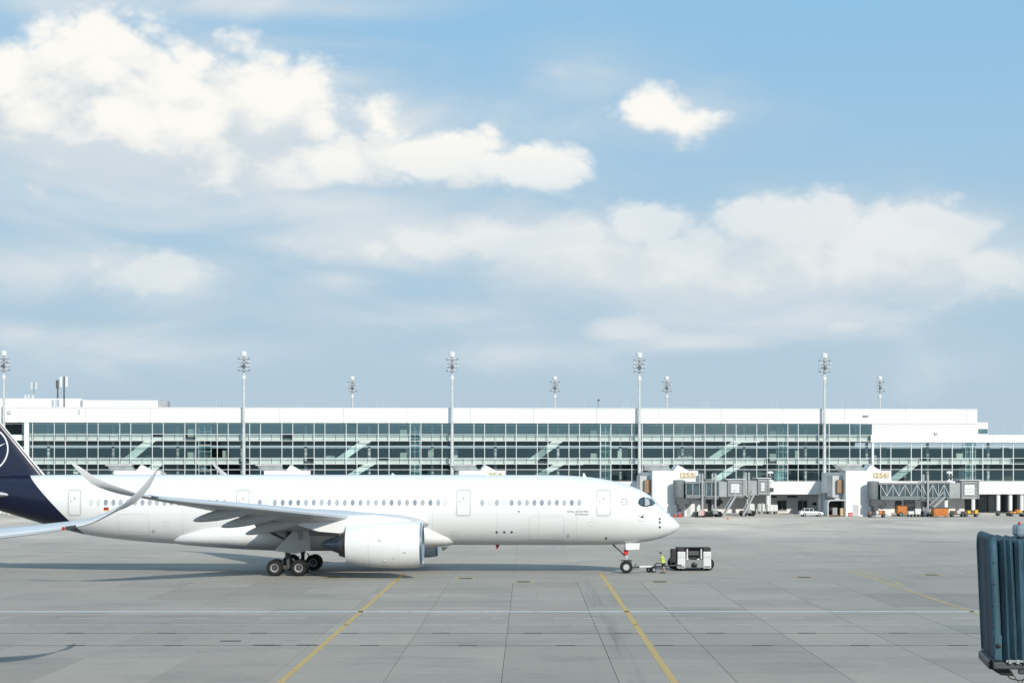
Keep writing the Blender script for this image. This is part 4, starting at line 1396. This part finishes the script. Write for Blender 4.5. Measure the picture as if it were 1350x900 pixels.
def passenger_bridge(label, px0, w, px_tun1, cab, ytop, ybot, legs, stair=None, truss=True):
    ua, t = tu(px0, w); sc = F / t
    p = TO + TU * ua + TW * w
    b = thing('passenger_bridge', label, 'jet bridge', p, BETA, 'passenger bridges at the far gates')
    X = lambda px: tu(px, w)[0] - ua
    H = lambda py: CAMZ - (py - CY) / sc
    zt_, zb = H(ytop), H(ybot)
    # rotunda
    MB().lathe([(zb - .3, .2), (zb - .3, .95), (zb, 1.1), (zt_ + .25, 1.1), (zt_ + .4, .95), (zt_ + .45, .1)], (.9, .2, 0), 'z', 24).build('rotunda', BGREY, b, True)
    MB().tube((.9, .2, 0), (.9, .2, zb - .2), .45, .45, 16).build('rotunda_column', BGREY, b, True)
    MB().bbox(.1, 2.6, -1.2, .4, zb - 1.5, zb - .35, .1).bbox(.6, 1.5, -1.3, -.4, zb - 2.3, zb - 1.4, .1).tube((2.0, -.9, zb - 1.9), (2.9, -.9, zb - 1.0), .32, .32, 10).build('drive_unit', DGREY, b)
    # tunnel in two telescoping lengths
    x0, x1 = 1.9, X(px_tun1)
    xm = x0 + (x1 - x0) * .62
    for k, (a, c, g) in enumerate(((x0, xm, 0), (xm - .4, x1, .16))):
        MB().box(a, c, -1.35 - g + .12, 1.2 + g, zb + .12 - g, zt_ - .12 + g).build('tunnel_wall', BGLASS if truss else BGLASS, b)
        MB().box(a, c, -1.45 - g, -1.2 - g, zt_ - .22 + g, zt_ + g).box(a, c, -1.45 - g, -1.2 - g, zb - g, zb + .3 - g).box(a, c, -1.45, 1.25, zt_ + g, zt_ + .1 + g).box(a, c, -1.4, 1.25, zb - .3 - g, zb - g).build('tunnel_frame', BGREY, b)
        n = max(2, round((c - a) / 1.1)); st = (c - a) / n
        for i in range(n + 1):
            xx = a + st * i
            MB().box(xx - .06, xx + .06, -1.42 - g, -1.24 - g, zb + .3 - g, zt_ - .22 + g).build('post', BGREY2, b)
            if i < n and truss:
                if i % 2: MB().beam((xx, -1.34 - g, zb + .3), (xx + st, -1.34 - g, zt_ - .2), .06, .08).build('brace', W_STEEL, b)
                else: MB().beam((xx, -1.34 - g, zt_ - .2), (xx + st, -1.34 - g, zb + .3), .06, .08).build('brace', W_STEEL, b)
    # end section and cab
    c0, c1 = X(cab[0]), X(cab[1])
    MB().bbox(x1, c0, -1.6, 1.6, zb - .1, zt_ + .1, .06).build('end_section', BGREY2, b)
    cabz1, cabz0 = H(cab[2]), H(cab[3])
    cb = MB().bbox(c0, c1, -1.9, 2.0, cabz0, cabz1, .15).build('cab', BGREY2, b)
    MB().bbox(c0 - .25, c1 + .3, -2.25, 2.1, cabz1, cabz1 + .22, .1).build('cab_roof', LGREY, cb)
    MB().box(c0 + .35, c1 - .35, -1.96, -1.905, cabz0 + .5, cabz1 - .35).build('cab_opening', BGREY, cb)
    MB().box(c0 + .65, c1 - .95, -2.02, -1.965, cabz0 + .8, cabz1 - .7).build('cab_shutter', W_STEEL, cb)
    for k in range(3):
        z = cabz0 + .75 + k * .55
        MB().box(c0 + .45, c1 - .45, -2.08, -2.03, z - .05, z + .05).build('cab_rail', LGREY, cb)
    for xx in (c0 + .2, c1 - .2): MB().tube((xx, -1.95, cabz0), (xx, -1.95, cabz1), .14, .14, 10).build('cab_bumper', GREY, cb, True)
    for px in legs:
        xx = X(px)
        lg = MB().box(xx - .16, xx + .16, -1.9, -1.6, .7, zt_ + 1.6).box(xx - .16, xx + .16, 1.3, 1.6, .7, zt_ + 1.6).box(xx - .22, xx + .22, -1.55, 1.3, zb - .75, zb - .35).build('lift_leg', BGREY2, b)
        MB().bbox(xx - 1.2, xx + 1.2, -1.3, 1.1, .45, 1.0, .08).bbox(xx - .5, xx + .5, -1.85, -1.3, .5, 1.2, .05).build('bogie', BGREY, b)
        for dx in (-.75, .75):
            for dy in (-1.5, 1.3):
                MB().lathe([(-.2, .05), (-.2, .5), (.2, .5), (.2, .05)], (xx + dx, dy, .5), 'y', 16).build('tyre', RUBBER, b, True)
    if stair:
        xa, xb = X(stair[0]), X(stair[1])
        s_ = MB().beam((xa, -2.9, zb + .1), (xb, -2.9, .15), .07, .34).beam((xa, -2.1, zb + .1), (xb, -2.1, .15), .07, .34)
        n = 13
        for i in range(n):
            f = (i + .5) / n
            s_.box(xa + (xb - xa) * f - .14, xa + (xb - xa) * f + .14, -2.9, -2.1, zb + .1 + (.15 - zb - .1) * f, zb + .14 + (.15 - zb - .1) * f)
        so = s_.build('service_stair', BGREY2, b)
        MB().tube((xa, -2.9, zb + 1.15), (xb, -2.9, 1.1), .04, .04, 6).tube((xa, -2.1, zb + 1.15), (xb, -2.1, 1.1), .04, .04, 6).tube((xb, -2.9, .1), (xb, -2.9, 1.12), .04).tube((xa, -2.9, zb + .1), (xa, -2.9, zb + 1.15), .04).build('stair_rail', LGREY, so)
        MB().bbox(min(xa, xa + .9), max(xa, xa + .9), -3.0, -1.62, zb, zb + .1, .02).build('stair_landing', BGREY, so)
    return b, sc, X, H


passenger_bridge('grey truss-sided jet bridge leading from the 256 gate house', 1145, WF - 2.5, 1249, (1263, 1287.5, 633.5, 657.5), 637, 656, (1220,), (1240, 1213))
passenger_bridge('jet bridge with dark glazed tunnel and end-on cab at gate 255', 889, WF - 2.5, 946, (956.5, 979, 632.5, 654.5), 635.5, 654, (924, 941), (966, 950), False)
passenger_bridge('second grey jet bridge behind the glazed one, reaching toward the white cart', 930, WF + 4, 978, (996, 1012, 631, 652), 634, 652.5, (985,), (990, 976), False)

# lamp clusters on short posts
for px, w, zb_, lab in ((1015.5, -3.0, 0, 'lamp and camera post standing by the white cart'), (1251.5, WF - 2.0, tz(1251, 636, WF - 2), 'lamp cluster standing on the roof of the truss-sided bridge')):
    p = tpos(px, w)
    a = thing('lamp_post', lab, 'lamp', (p.x, p.y, zb_), BETA, 'small lamp posts at the gates')
    zt_ = tz(px, 620.5, w) - zb_
    MB().tube((0, 0, 0), (0, 0, zt_), .12, .1, 8).build('pole', W_STEEL, a, True)
    for k, z in enumerate((zt_ - .3, zt_ - 1.1, zt_ - 1.9)):
        MB().bbox(-.55, .55, -.3, .1, z - .22, z + .22, .08).build('lamp', (W_STEEL, DGREY, W_STEEL)[k], a)
    if zb_ == 0: MB().bbox(-.35, .6, -.35, .2, zt_ - 4.0, zt_ - 3.2, .1).build('camera', DGREY, a)


# ------------------------------------------------------------------ things on the ground by the gates
def gthing(name, label, cat, px, py, rot=0.0, group=None):
    g = G(px, py)
    return thing(name, label, cat, g, rot, group)


def wheels_at(o, pts, r, w=.2, name='tyre', hub=True):
    for (x, y) in pts:
        t, q, h_ = MB(), MB(), MB()
        wheel(t, q, (x, y, r), r, w, h_)
        t.build(name, RUBBER, o, True)
        q.build('rim', RIM if hub else DGREY, o, True)
        h_.build('hub', GREY, o, True)


# white car
car = gthing('parked_car', 'small white car parked beside the floodlight mast', 'car', 1069, 680.4, BETA)
CARW = mat('car_white_paint', (.78, .78, .77), .25, 0, .02, 1, coat=.5)
prof = [(-2.1, .35), (2.1, .3), (2.15, .62), (1.95, .82), (1.0, .95), (-1.95, 1.0), (-2.15, .75)]
MB().prism(prof, -.88, .88, 'y').build('body', CARW, car)
MB().loft([[(-1.75, -.8, .99), (.95, -.8, .94), (.95, .8, .94), (-1.75, .8, .99)], [(-1.25, -.62, 1.45), (.2, -.62, 1.45), (.2, .62, 1.45), (-1.25, .62, 1.45)]]).build('cabin_glass', DWIN, car)
MB().bbox(-1.3, .25, -.64, .64, 1.44, 1.5, .03).build('roof', CARW, car)
for x in (-1.32, -.45, .3): MB().box(x - .04, x + .04, -.83, -.72, .95, 1.44).build('pillar', CARW, car)
for x in (-2.14, 2.08): MB().bbox(x - .05, x + .06, -.8, -.5, .6, .75, .02).build('headlight' if x > 0 else 'tail_light', LGREY if x > 0 else RED, car)
wheels_at(car, ((-1.35, -.8), (1.35, -.8), (-1.35, .8), (1.35, .8)), .33)
MB().box(-1.2, .9, -.9, -.885, .5, .58).build('side_strip', DGREY, car)


def dolly(o, ox, L_=2.6, load=None):
    MB().bbox(ox, ox + L_, -.75, .75, .42, .56, .03).build('deck', DGREY, o)
    MB().tube((ox + L_, 0, .45), (ox + L_ + .55, 0, .42), .05).build('drawbar', DGREY, o)
    wheels_at(o, [(ox + .4, -.62), (ox + L_ - .4, -.62), (ox + .4, .62), (ox + L_ - .4, .62)], .24, .16, hub=False)
    for x in (ox + .05, ox + L_ - .05):
        MB().tube((x, -.7, .5), (x, -.7, .8), .03).tube((x, .7, .5), (x, .7, .8), .03).tube((x, -.7, .8), (x, .7, .8), .03).build('end_rail', GALV, o)
    if load:
        x = ox + .15
        k = 0
        while x < ox + L_ - .35:
            w = rng.uniform(.35, .7)
            MB().bbox(x, x + w, -.55, .5, .57, .57 + rng.uniform(.3, .75), .06).build('roller_rack', load[k % len(load)], o)
            x += w + .06; k += 1


for (pxa, py, n, load, lab) in ((1144, 681.8, 1, (BROWN, DGREY, W_STEEL, ORANGE), 'loaded baggage dolly at the foot of the 256 gate house'), (1252, 681, 1, (DGREY, BROWN, LGREY), 'low baggage dolly with dark load next to the orange container'),
                                (1270, 681, 1, (BROWN, YELLOW), 'baggage dolly with ochre bags beneath the bridge cab'), (1313, 679.5, 1, None, 'first empty dolly of the row under the building columns'),
                                (1330, 680.4, 1, (ORANGE, YELLOW), 'dolly with orange load under the building columns')):
    o = gthing('baggage_dolly', lab, 'dolly', pxa, py, BETA, 'baggage dollies by the gates')
    dolly(o, 0, 2.7 if pxa != 1144 else 3.2, load)
for k in range(2):
    o = gthing('baggage_dolly', ('second empty dolly of the row, between the first and the orange load', 'last dolly of the row, beyond the orange load')[k], 'dolly', 1346 + 20 * k, 681, BETA, 'baggage dollies by the gates')
    dolly(o, 0, 2.4)

# orange container with dark lid
o = gthing('orange_container', 'large orange container with dark open top beneath the service stair', 'container', 1232, 681.6, BETA)
MB().loft([[(0, 0, .25), (2.4, 0, .25), (2.4, 1.8, .25), (0, 1.8, .25)], [(-.15, -.1, 1.55), (2.6, -.1, 1.55), (2.6, 1.9, 1.55), (-.15, 1.9, 1.55)]]).build('shell', ORANGE, o)
MB().bbox(-.2, 2.65, -.15, 1.95, 1.56, 1.78, .05).build('lid', DGREY, o)
for x in (.3, .9, 1.5, 2.1): MB().box(x - .05, x + .05, -.13, -.02, .4, 1.5).build('rib', ORANGE, o)
wheels_at(o, ((.4, .1), (2.0, .1)), .2, .14, hub=False)
# belt loader with orange box
o = gthing('baggage_tractor', 'white baggage tractor with orange hood behind the dolly', 'tractor', 1182, 680.2, BETA)
MB().bbox(0, 1.8, -.7, .7, .4, 2.0, .12).build('hood', ORANGE, o)
MB().bbox(1.8, 4.2, -.7, .7, .4, .95, .1).build('chassis', W_STEEL, o)
MB().bbox(2.0, 3.2, -.65, .65, 1.95, 2.05, .04).build('canopy', W_STEEL, o)
for x in (2.05, 3.15): MB().tube((x, -.6, .9), (x, -.6, 1.95), .05).tube((x, .6, .9), (x, .6, 1.95), .05).build('canopy_post', DGREY, o)
MB().bbox(2.2, 2.8, -.5, .5, .95, 1.5, .08).build('seat', BLACK, o)
wheels_at(o, ((.6, -.65), (3.6, -.65), (.6, .65), (3.6, .65)), .4, .25)
# white cart trains under the bridge
for k, px in enumerate((1197, 1206)):
    o = gthing('utility_cart', ('white wheeled utility cart behind the orange tractor', 'white wheeled utility cart at the foot of the service stair')[k], 'cart', px, 681, BETA, 'white utility carts')
    MB().bbox(0, 1.0, -.4, .4, .45, 1.0 + .2 * k, .06).build('bin', W_STEEL, o)
    wheels_at(o, ((.2, -.38), (.8, -.38), (.2, .38), (.8, .38)), .24, .14)
    MB().tube((1.0, 0, .6), (1.25, 0, 1.2), .04).build('handle', DGREY, o)
# round tanks and carts right of gate 255
for k, (px, py, lab) in enumerate(((985, 676.6, 'squat white drum-shaped unit on wheels behind the glazed bridge'), (999, 676.6, 'white drum-shaped unit next to the lamp post'))):
    o = gthing('ground_power_unit', lab, 'power unit', px, py, BETA, 'white power units')
    MB().lathe([(0, .05), (.05, .8), (1.35, .8), (1.55, .55), (1.6, .05)], (.8, .6, .35), 'z', 20).build('housing', W_STEEL, o, True)
    MB().bbox(0, 1.6, 0, 1.2, .25, .4, .03).build('base', DGREY, o)
    wheels_at(o, ((.3, .1), (1.3, .1)), .22, .14, hub=False)
o = gthing('service_cart', 'low white service cart parked at the white ground floor wall', 'cart', 1011, 677.2, BETA)
MB().bbox(0, 2.0, -.6, .6, .5, 1.75, .08).build('box_body', W_STEEL, o)
MB().bbox(-.1, 2.1, -.65, .65, .35, .5, .03).build('chassis', DGREY, o)
for x in (.5, 1.3): MB().box(x - .03, x + .03, -.63, -.605, .55, 1.65).build('door_seam', GREY, o)
wheels_at(o, ((.4, -.55), (1.6, -.55), (.4, .55), (1.6, .55)), .28, .16)
# shelter beside gate 256
o = gthing('equipment_shelter', 'dark curved-roof equipment shelter between floodlight mast and 256 gate house', 'shelter', 1091, 680.5, BETA)
arc = [(0, 0), (0, 2.4), (.15, 2.8), (.5, 3.0), (3.3, 3.05), (3.3, 2.85), (.6, 2.8), (.32, 2.65), (.2, 2.35), (.2, 0)]
MB().prism(arc, 0, 3, 'y').build('shell', LGREY, o)
MB().box(.2, 3.3, 2.8, 2.9, 0, 2.85).build('back', BLACK, o)
MB().box(3.12, 3.3, 0, 3, 0, 2.85).build('side_wall', GREY, o)
MB().bbox(1.1, 2.0, .8, 1.5, .2, 1.6, .05).build('grey_locker', GREY, o)
MB().bbox(2.3, 2.9, -.2, .4, .1, 1.5, .04).build('tan_locker', mat('tan_paint', (.58, .42, .25), .6, 0, .08, 2), o)
MB().bbox(.3, 3.0, .5, 1.8, .1, .3, .03).build('skid', BROWN, o)
MB().bbox(1.5, 2.3, .4, 1.6, 3.06, 3.3, .05).build('roof_unit', W_STEEL, o)
o = gthing('red_crate', 'small red crate at the corner of the 256 gate house', 'crate', 1119, 681, BETA)
MB().bbox(0, .75, 0, .6, .08, .75, .04).build('box', RED, o)
for z in (.25, .5): MB().box(-.02, .77, -.02, -.005, z - .03, z + .03).build('band', W_STEEL, o)
# red items and cone by gate 255
for k, (px, lab) in enumerate(((888, 'red tool crate at the foot of the 255 gate house wall'), (894.5, 'taller red box next to the tool crate at gate 255'))):
    o = gthing('red_box', lab, 'box', px, 681.6, BETA, 'red boxes at gate 255')
    MB().bbox(0, .6, 0, .5, 0, .45 + .2 * k, .05).build('body', RED, o)
    MB().box(.1, .5, -.02, -.002, .15, .25).build('band', BROWN, o)
o = gthing('warning_board', 'red and white striped warning board under the glazed bridge', 'barrier', 921, 681.8, BETA)
for k in range(6):
    MB().box(.17 * k, .17 * k + .17, 0, .06, .35, 1.15).build('stripe', RED if k % 2 else W_STEEL, o)
MB().box(0, .08, .02, .05, 0, .35).box(.94, 1.02, .02, .05, 0, .35).box(-.1, 1.12, -.25, .3, 0, .05).build('stand', DGREY, o)
o = gthing('traffic_cone', 'small orange traffic cone before the end-on cab at gate 255', 'cone', 959.5, 685, 0)
MB().lathe([(.04, .2), (.1, .17), (.75, .04), (.76, .01)], (0, 0, 0), 'z', 14).build('cone', ORANGE, o, True)
MB().bbox(-.26, .26, -.26, .26, 0, .05, .01).build('foot', ORANGE, o)
MB().lathe([(.35, .118), (.5, .092)], (0, 0, 0), 'z', 14).build('band', W_STEEL, o, True)

# ------------------------------------------------------------------ pushback tug
g = G(915, 752.2)
tug = thing('pushback_tug', 'squat white pushback tug with dark middle bay facing the nose wheel', 'tug', g, math.radians(3))
TUGW = mat('tug_white_paint', (.70, .71, .70), .4, 0, .06, 1.2)
TUGG = mat('tug_grey_steel', (.24, .26, .26), .5, .1, .1, 2)
MB().bbox(-1.45, 1.45, 0, 5.2, .28, 1.0, .08).build('chassis', TUGW, tug)
for sx in (-1, 1):
    a, b = (-1.5, -.78) if sx < 0 else (.78, 1.5)
    MB().bbox(a, b, -.25, 5.3, .22, 1.72, .09).build('side_pod', TUGW, tug)
    MB().bbox(a + .02, b - .02, -.1, 1.5, 1.73, 2.03, .05).build('pod_window', BLACK, tug)
    MB().bbox(a + .1, b - .1, -.29, -.25, .34, .44, .02).build('tail_light', DGREY, tug)
    MB().box(a + .08, b - .08, -.268, -.254, 1.22, 1.25).build('panel_seam', GREY, tug)
    MB().bbox(.62 * sx - .06, .62 * sx + .06, -.2, -.1, 1.05, 1.95, .02).build('grab_post', TUGW, tug)
MB().bbox(-1.5, 1.45, -.05, 1.7, 2.035, 2.1, .03).build('roof', DGREY, tug)
MB().bbox(-.76, .76, .55, 1.6, 1.0, 2.02, .04).build('cab_bay', BLACK, tug)
MB().bbox(-.5, .5, .2, .5, 1.35, 1.75, .05).build('seat_back', DGREY, tug)
MB().bbox(-.77, .77, -.22, .1, .3, .98, .03).build('rear_plate', TUGG, tug)
MB().lathe([(0, .02), (0, .24), (-.2, .24), (-.25, .02)], (0, -.22, .56), 'y', 18).build('hitch', BLACK, tug, True)
MB().bbox(-.3, .3, -.3, -.2, .34, .46, .02).build('hitch_plate', TUGG, tug)
for x in (-.62, -.22, .1, .35): MB().bbox(x - .1, x + .1, -.26, -.18, .99, 1.1, .02).build('lamp', BLACK if x in (-.22, .1) else W_STEEL, tug)
MB().bbox(-2.0, -1.53, .1, 1.2, .72, 1.95, .06).build('side_step', BLACK, tug)
MB().bbox(-1.95, -1.53, .2, 1.0, 1.5, 1.85, .05).build('step_mirror', LGREY, tug)
wheels_at(tug, ((-1.32, 1.0), (1.36, 1.0), (-1.32, 4.2), (1.36, 4.2)), .56, .4)
MB().tube((.9, .2, 2.13), (.9, .2, 2.22), .05).build('beacon', YELLOW, tug)

# ------------------------------------------------------------------ towbar
ng = ROOT - FW * 4.62
ta = ng + FW * .7; tb = Vector((g.x - 1.2, g.y - 1.0, 0))
tow = thing('towbar', 'white towbar on small wheels between nose wheel and tug', 'towbar', (ta.x, ta.y, 0), math.atan2(tb.y - ta.y, tb.x - ta.x))
Lt = (tb - ta).length
MB().tube((-.4, -.35, .5), (.3, 0, .52), .05).tube((-.4, .35, .5), (.3, 0, .52), .05).tube((.25, 0, .52), (.6, 0, .52), .09).tube((0, 0, .5), (.2, 0, .85), .04).build('head', DGREY, tow)
MB().tube((.5, 0, .52), (2.0, 0, .52), .1).build('bar', W_STEEL, tow, True)
MB().tube((2.0, 0, .5), (Lt, 0, .56), .065).tube((2.05, -.1, .5), (2.35, -.1, .8), .05).tube((2.35, -.1, .8), (3.3, -.1, .78), .045).tube((3.3, -.1, .78), (3.5, 0, .55), .045).build('tongue', DGREY, tow, True)
MB().tube((1.85, -.35, .26), (1.85, .35, .26), .05).beam((1.85, 0, .28), (2.0, 0, .5), .1, .08).build('axle', DGREY, tow)
wheels_at(tow, ((1.85, -.32), (1.85, .32)), .26, .16)

# ------------------------------------------------------------------ ground crew
SKIN = mat('skin', (.52, .33, .24), .55, 0, .05, 4)
HIVIS = mat('hi_vis_yellow_cloth', (.55, .72, .10), .75, 0, .06, 5)
SHORTS = mat('black_cloth', (.015, .016, .02), .85, 0, .15, 5)


def skin_mesh(name, m, parent, verts, edges, radii, root, sub=2):
    me = bpy.data.meshes.new(name); me.from_pydata([Vector(v) for v in verts], edges, [])
    o = link(name, me, parent)
    md = o.modifiers.new('skin', 'SKIN')
    for i, r in enumerate(radii): me.skin_vertices[0].data[i].radius = (r, r) if not isinstance(r, tuple) else r
    for i in range(len(verts)): me.skin_vertices[0].data[i].use_root = (i == root)
    md.use_smooth_shade = True
    sb = o.modifiers.new('sub', 'SUBSURF'); sb.levels = sub; sb.render_levels = sub
    me.materials.append(m)
    return o


gp = G(874.5, 755.0)
man = thing('person', 'person in yellow-green hi-vis shirt and black shorts bending over the towbar', 'person', gp, math.pi)
# local: faces +x (turned to the picture's left), right hand -y
hip = .93
V = [(0, 0, hip), (.03, 0, 1.08), (.07, 0, 1.25), (.12, 0, 1.42), (.16, 0, 1.50), (.20, 0, 1.565), (.235, 0, 1.63), (.25, 0, 1.73)]
E = [(i, i + 1) for i in range(7)]
R = [.15, .145, .15, .15, .075, .058, .082, .07]


def chain(start, pts, rad):
    i = start
    for p, r in zip(pts, rad):
        V.append(p); R.append(r); E.append((i, len(V) - 1)); i = len(V) - 1
    return i


for s in (-1, 1):
    k = chain(0, [(0.0, s * .1, .88), (.05 - s * .06, s * .12, .50), (-.02 - s * .1, s * .13, .12), (-.03 - s * .1, s * .13, .05)], [.105, .072, .045, .045])
    chain(k, [(.08 - s * .1, s * .13, .035), (.17 - s * .1, s * .13, .03)], [.045, .032])
    k = chain(3, [(.13, s * .20, 1.42), (.24, s * .25, 1.18), (.46, s * .17, 1.05), (.52, s * .155, 1.03)], [.065, .046, .034, .03])
    kk = chain(k, [(.57, s * .15, 1.015)], [.034])
    for f, (dy, ln) in enumerate(((-.028, .065), (-.010, .078), (.010, .072), (.026, .058))):
        chain(kk, [(.59, s * .15 + dy, 1.005), (.57 + ln * .75, s * .15 + dy, .985), (.57 + ln, s * .15 + dy, .955)], [.011, .0095, .0085])
    chain(k, [(.545, s * .15 - s * .035, 1.03), (.58, s * .15 - s * .05, 1.02)], [.012, .01])
body = skin_mesh('body', SKIN, man, V, E, R, 0)
# face
for dy in (-.03, .03): MB().sphere((.322, dy, 1.70), .011, 8, 6).build('eye', BLACK, man, True)
MB().loft([[(.315, -.012, 1.695), (.315, .012, 1.695)], [(.35, -.013, 1.655), (.35, .013, 1.655)], [(.315, -.016, 1.65), (.315, .016, 1.65)]], False, False).build('nose', SKIN, man)
MB().box(.312, .322, -.022, .022, 1.615, 1.623).build('mouth', mat('lip', (.35, .14, .12), .6), man)
for s in (-1, 1): MB().sphere((.235, s * .083, 1.68), .022, 8, 6, (.7, .4, 1.2)).build('ear', SKIN, man, True)
MB().sphere((.235, 0, 1.735), .092, 14, 8, (1.1, 1, .72)).build('hair', mat('dark_hair', (.02, .015, .012), .7), man, True)
cap = MB().sphere((.238, 0, 1.748), .098, 14, 8, (1.08, 1, .75)); cap.bbox(.3, .42, -.07, .07, 1.735, 1.75, .006)
cap.build('cap', SHORTS, man, True)
skin_mesh('shirt', HIVIS, man, [(.01, 0, .95), (.03, 0, 1.08), (.07, 0, 1.25), (.12, 0, 1.42), (.15, 0, 1.475), (.13, -.2, 1.425), (.185, -.235, 1.29), (.13, .2, 1.425), (.185, .235, 1.29)],
          [(0, 1), (1, 2), (2, 3), (3, 4), (3, 5), (5, 6), (3, 7), (7, 8)], [.185, .178, .185, .18, .10, .088, .078, .088, .078], 1)
skin_mesh('shorts', SHORTS, man, [(0, 0, 1.0), (0, 0, .9), (0.0, -.1, .85), (.07, -.12, .55), (0.0, .1, .85), (0.0, .12, .55)], [(0, 1), (1, 2), (2, 3), (1, 4), (4, 5)], [.17, .165, .125, .115, .125, .115], 1)
MB().box(.19, .25, -.16, .16, 1.20, 1.25).build('reflective_band', LGREY, man)
for s in (-1, 1): MB().bbox(-.1 - s * .1, .21 - s * .1, s * .13 - .055, s * .13 + .055, 0, .1, .035).build('shoe', BLACK, man)

# ------------------------------------------------------------------ nearby passenger bridge
n0, n1 = Vector((11.18, 55.0, 0)), Vector((11.58, 58.5, 0))
dy_ = (n1 - n0).normalized()                    # across the bridge, away from the camera
ang = math.atan2(dy_.y, dy_.x) - math.pi / 2
NB = thing('docking_bridge', 'near passenger bridge with blue pleated weather canopy', 'jet bridge', (n0.x, n0.y, 0), ang)
# local: x away from the mouth (to the right), y across
CAN = mat('canopy_blue_fabric', (.040, .100, .138), .7, 0, .35, 1.1, bump=.3, streak=(3, 3, .6))
CAND = mat('canopy_dark_fabric', (.02, .05, .075), .6, 0, .15, 1.6)
zb, zt_, Wd = 4.70, 7.56, 3.5


def hoop(x, out, top, sag=0.0, r=.35, n=7):
    pts = [(x + sag, -out, zb)]
    pts += [(x + sag * (1 - k / 6), -out, zb + (zt_ + top - r - zb) * k / 6) for k in range(1, 7)]
    for k in range(1, n + 1):
        a = math.pi / 2 * k / n
        pts.append((x, -out + r - r * math.cos(a), zt_ + top - r + r * math.sin(a)))
    m_ = [(p[0], Wd - p[1], p[2]) for p in reversed(pts)]
    return pts + m_


# pleats: each fold is its own piece of cloth, a sharp V pressed flat by the lacing
xs_ = [.12]
while xs_[-1] < 3.4: xs_.append(xs_[-1] + rng.uniform(.10, .2) * (1 if xs_[-1] < .45 else 1.4))
for k in range(len(xs_) - 1):
    a, b = xs_[k], xs_[k + 1]
    m_ = a + (b - a) * rng.uniform(.3, .7)
    o1, o2 = rng.uniform(.07, .17), rng.uniform(-.03, .01)
    sg = .12 * (1 - k / len(xs_)); lean = rng.uniform(-.05, .05)
    rings = []
    for (x, o_) in ((a + .004, o2), (m_ - .006, o1), (m_ + .006, o1), (b - .004, o2)):
        rings.append([(p[0] + lean * (p[2] - zb) / 3, p[1] + .012 * math.sin(7 * p[2] + k * 2.1), p[2]) for p in hoop(x, o_, o_ * .5, sg, .22, 5)])
    MB().loft(rings, False, False).build('canopy_pleat', CAN, NB)
MB().loft([hoop(.1, -.14, -.14), hoop(3.4, -.14, -.14)], False, False).build('canopy_lining', CAND, NB)
# padded lip at the mouth
lip = MB()
path_ = hoop(0, .06, .05, .12, .3, 9)
for a, b in zip(path_[:-1], path_[1:]): lip.tube(a, b, .105, .105, 14)
for p in path_[1:-1]: lip.sphere(p, .105, 14, 8)
lip.build('padded_lip', CAN, NB, True)
# dark sheet added across the mouth, standing in for the shade inside
cur = []
for i in range(25):
    y = .02 + (Wd - .04) * i / 24
    cur.append([(-.05 + .035 * math.sin(i * 1.9) + .12 * (1 - k / 8), y, zb + .02 + (zt_ - .06 - zb) * k / 8) for k in range(9)])
MB().loft(cur, False, False).build('mouth_shade_sheet', CAND, NB, True)
for k in range(5):
    z = zb + .35 + k * .5
    MB().bbox(.0, .05, -.19, -.165, z - .02, z + .02, .005).build('lip_strap', DGREY, NB)
MB().bbox(.02, .20, -.2, -.1, zb + .02, zb + .62, .03).build('lip_clamp', CAN, NB)
MB().lathe([(0, .01), (0, .06), (-.05, .06), (-.06, .01)], (.12, -.2, zb + .38), 'y', 12).build('clamp_knob', BLACK, NB, True)
# floor and bumper
MB().bbox(.0, 5.5, -.15, Wd + .15, zb - .2, zb - .02, .04).build('floor', DGREY, NB)
MB().bbox(-.1, .02, .05, Wd - .5, zb - .22, zb - .0, .05).build('floor_bumper', BLACK, NB)
MB().prism([(-.05, zb - .2), (.4, zb - .2), (.5, zb - .38), (.2, zb - .36)], .1, Wd - .1, 'y').build('bumper_bracket', BLACK, NB)
MB().bbox(.6, 5.4, -.1, .1, zb - .32, zb - .19, .03).build('side_beam', DGREY, NB)
MB().box(.3, 3.3, -.22, -.18, zb - .02, zb + .03).build('canopy_rail', GALV, NB)
for k in range(9): MB().bbox(.35 + k * .18, .43 + k * .18, -.25, -.18, zb - .06, zb + .04, .01).build('rail_clip', GALV, NB)
hose = []
for k in range(15):
    t = k / 14
    hose.append((.42 + .42 * t + .04 * math.sin(6 * t), -.12, zb - .22 - .32 * math.sin(math.pi * t) ** .8))
MB().path(hose, .011, 6).build('cable', BLACK, NB, True)
MB().path([(.3, -.12, zb - .3), (.4, -.12, zb - .42), (.62, -.12, zb - .46), (.9, -.12, zb - .4)], .015, 6).build('cable', BLACK, NB, True)
# cab behind the canopy
NBG = mat('near_bridge_grey_blue', (.22, .30, .35), .4, 0, .06, 1)
MB().bbox(3.4, 6.2, -.3, Wd + .3, zb - .15, 7.95, .08).build('cab', NBG, NB)
MB().bbox(.68, 2.2, 1.2, 2.4, 7.62, 7.92, .08).build('roof_unit', NBG, NB)
MB().tube((.75, 1.3, 7.92), (.75, 1.3, 8.0), .03).build('warning_lamp', RED, NB, True)
MB().bbox(6.2, 22, .2, Wd - .2, zb - .1, 7.6, .06).build('tunnel', NBG, NB)
for x in (5.0, 14):
    MB().bbox(x - .25, x + .25, .1, .5, .6, zb - .14, .04).bbox(x - .25, x + .25, Wd - .5, Wd - .1, .6, zb - .14, .04).build('lift_leg', NBG, NB)
    MB().bbox(x - 1, x + 1, .3, Wd - .3, .4, .9, .06).build('bogie', DGREY, NB)
    for yy in (.2, Wd - .2): MB().lathe([(-.2, .05), (-.2, .55), (.2, .55), (.2, .05)], (x, yy, .55), 'y', 18).build('tyre', RUBBER, NB, True)
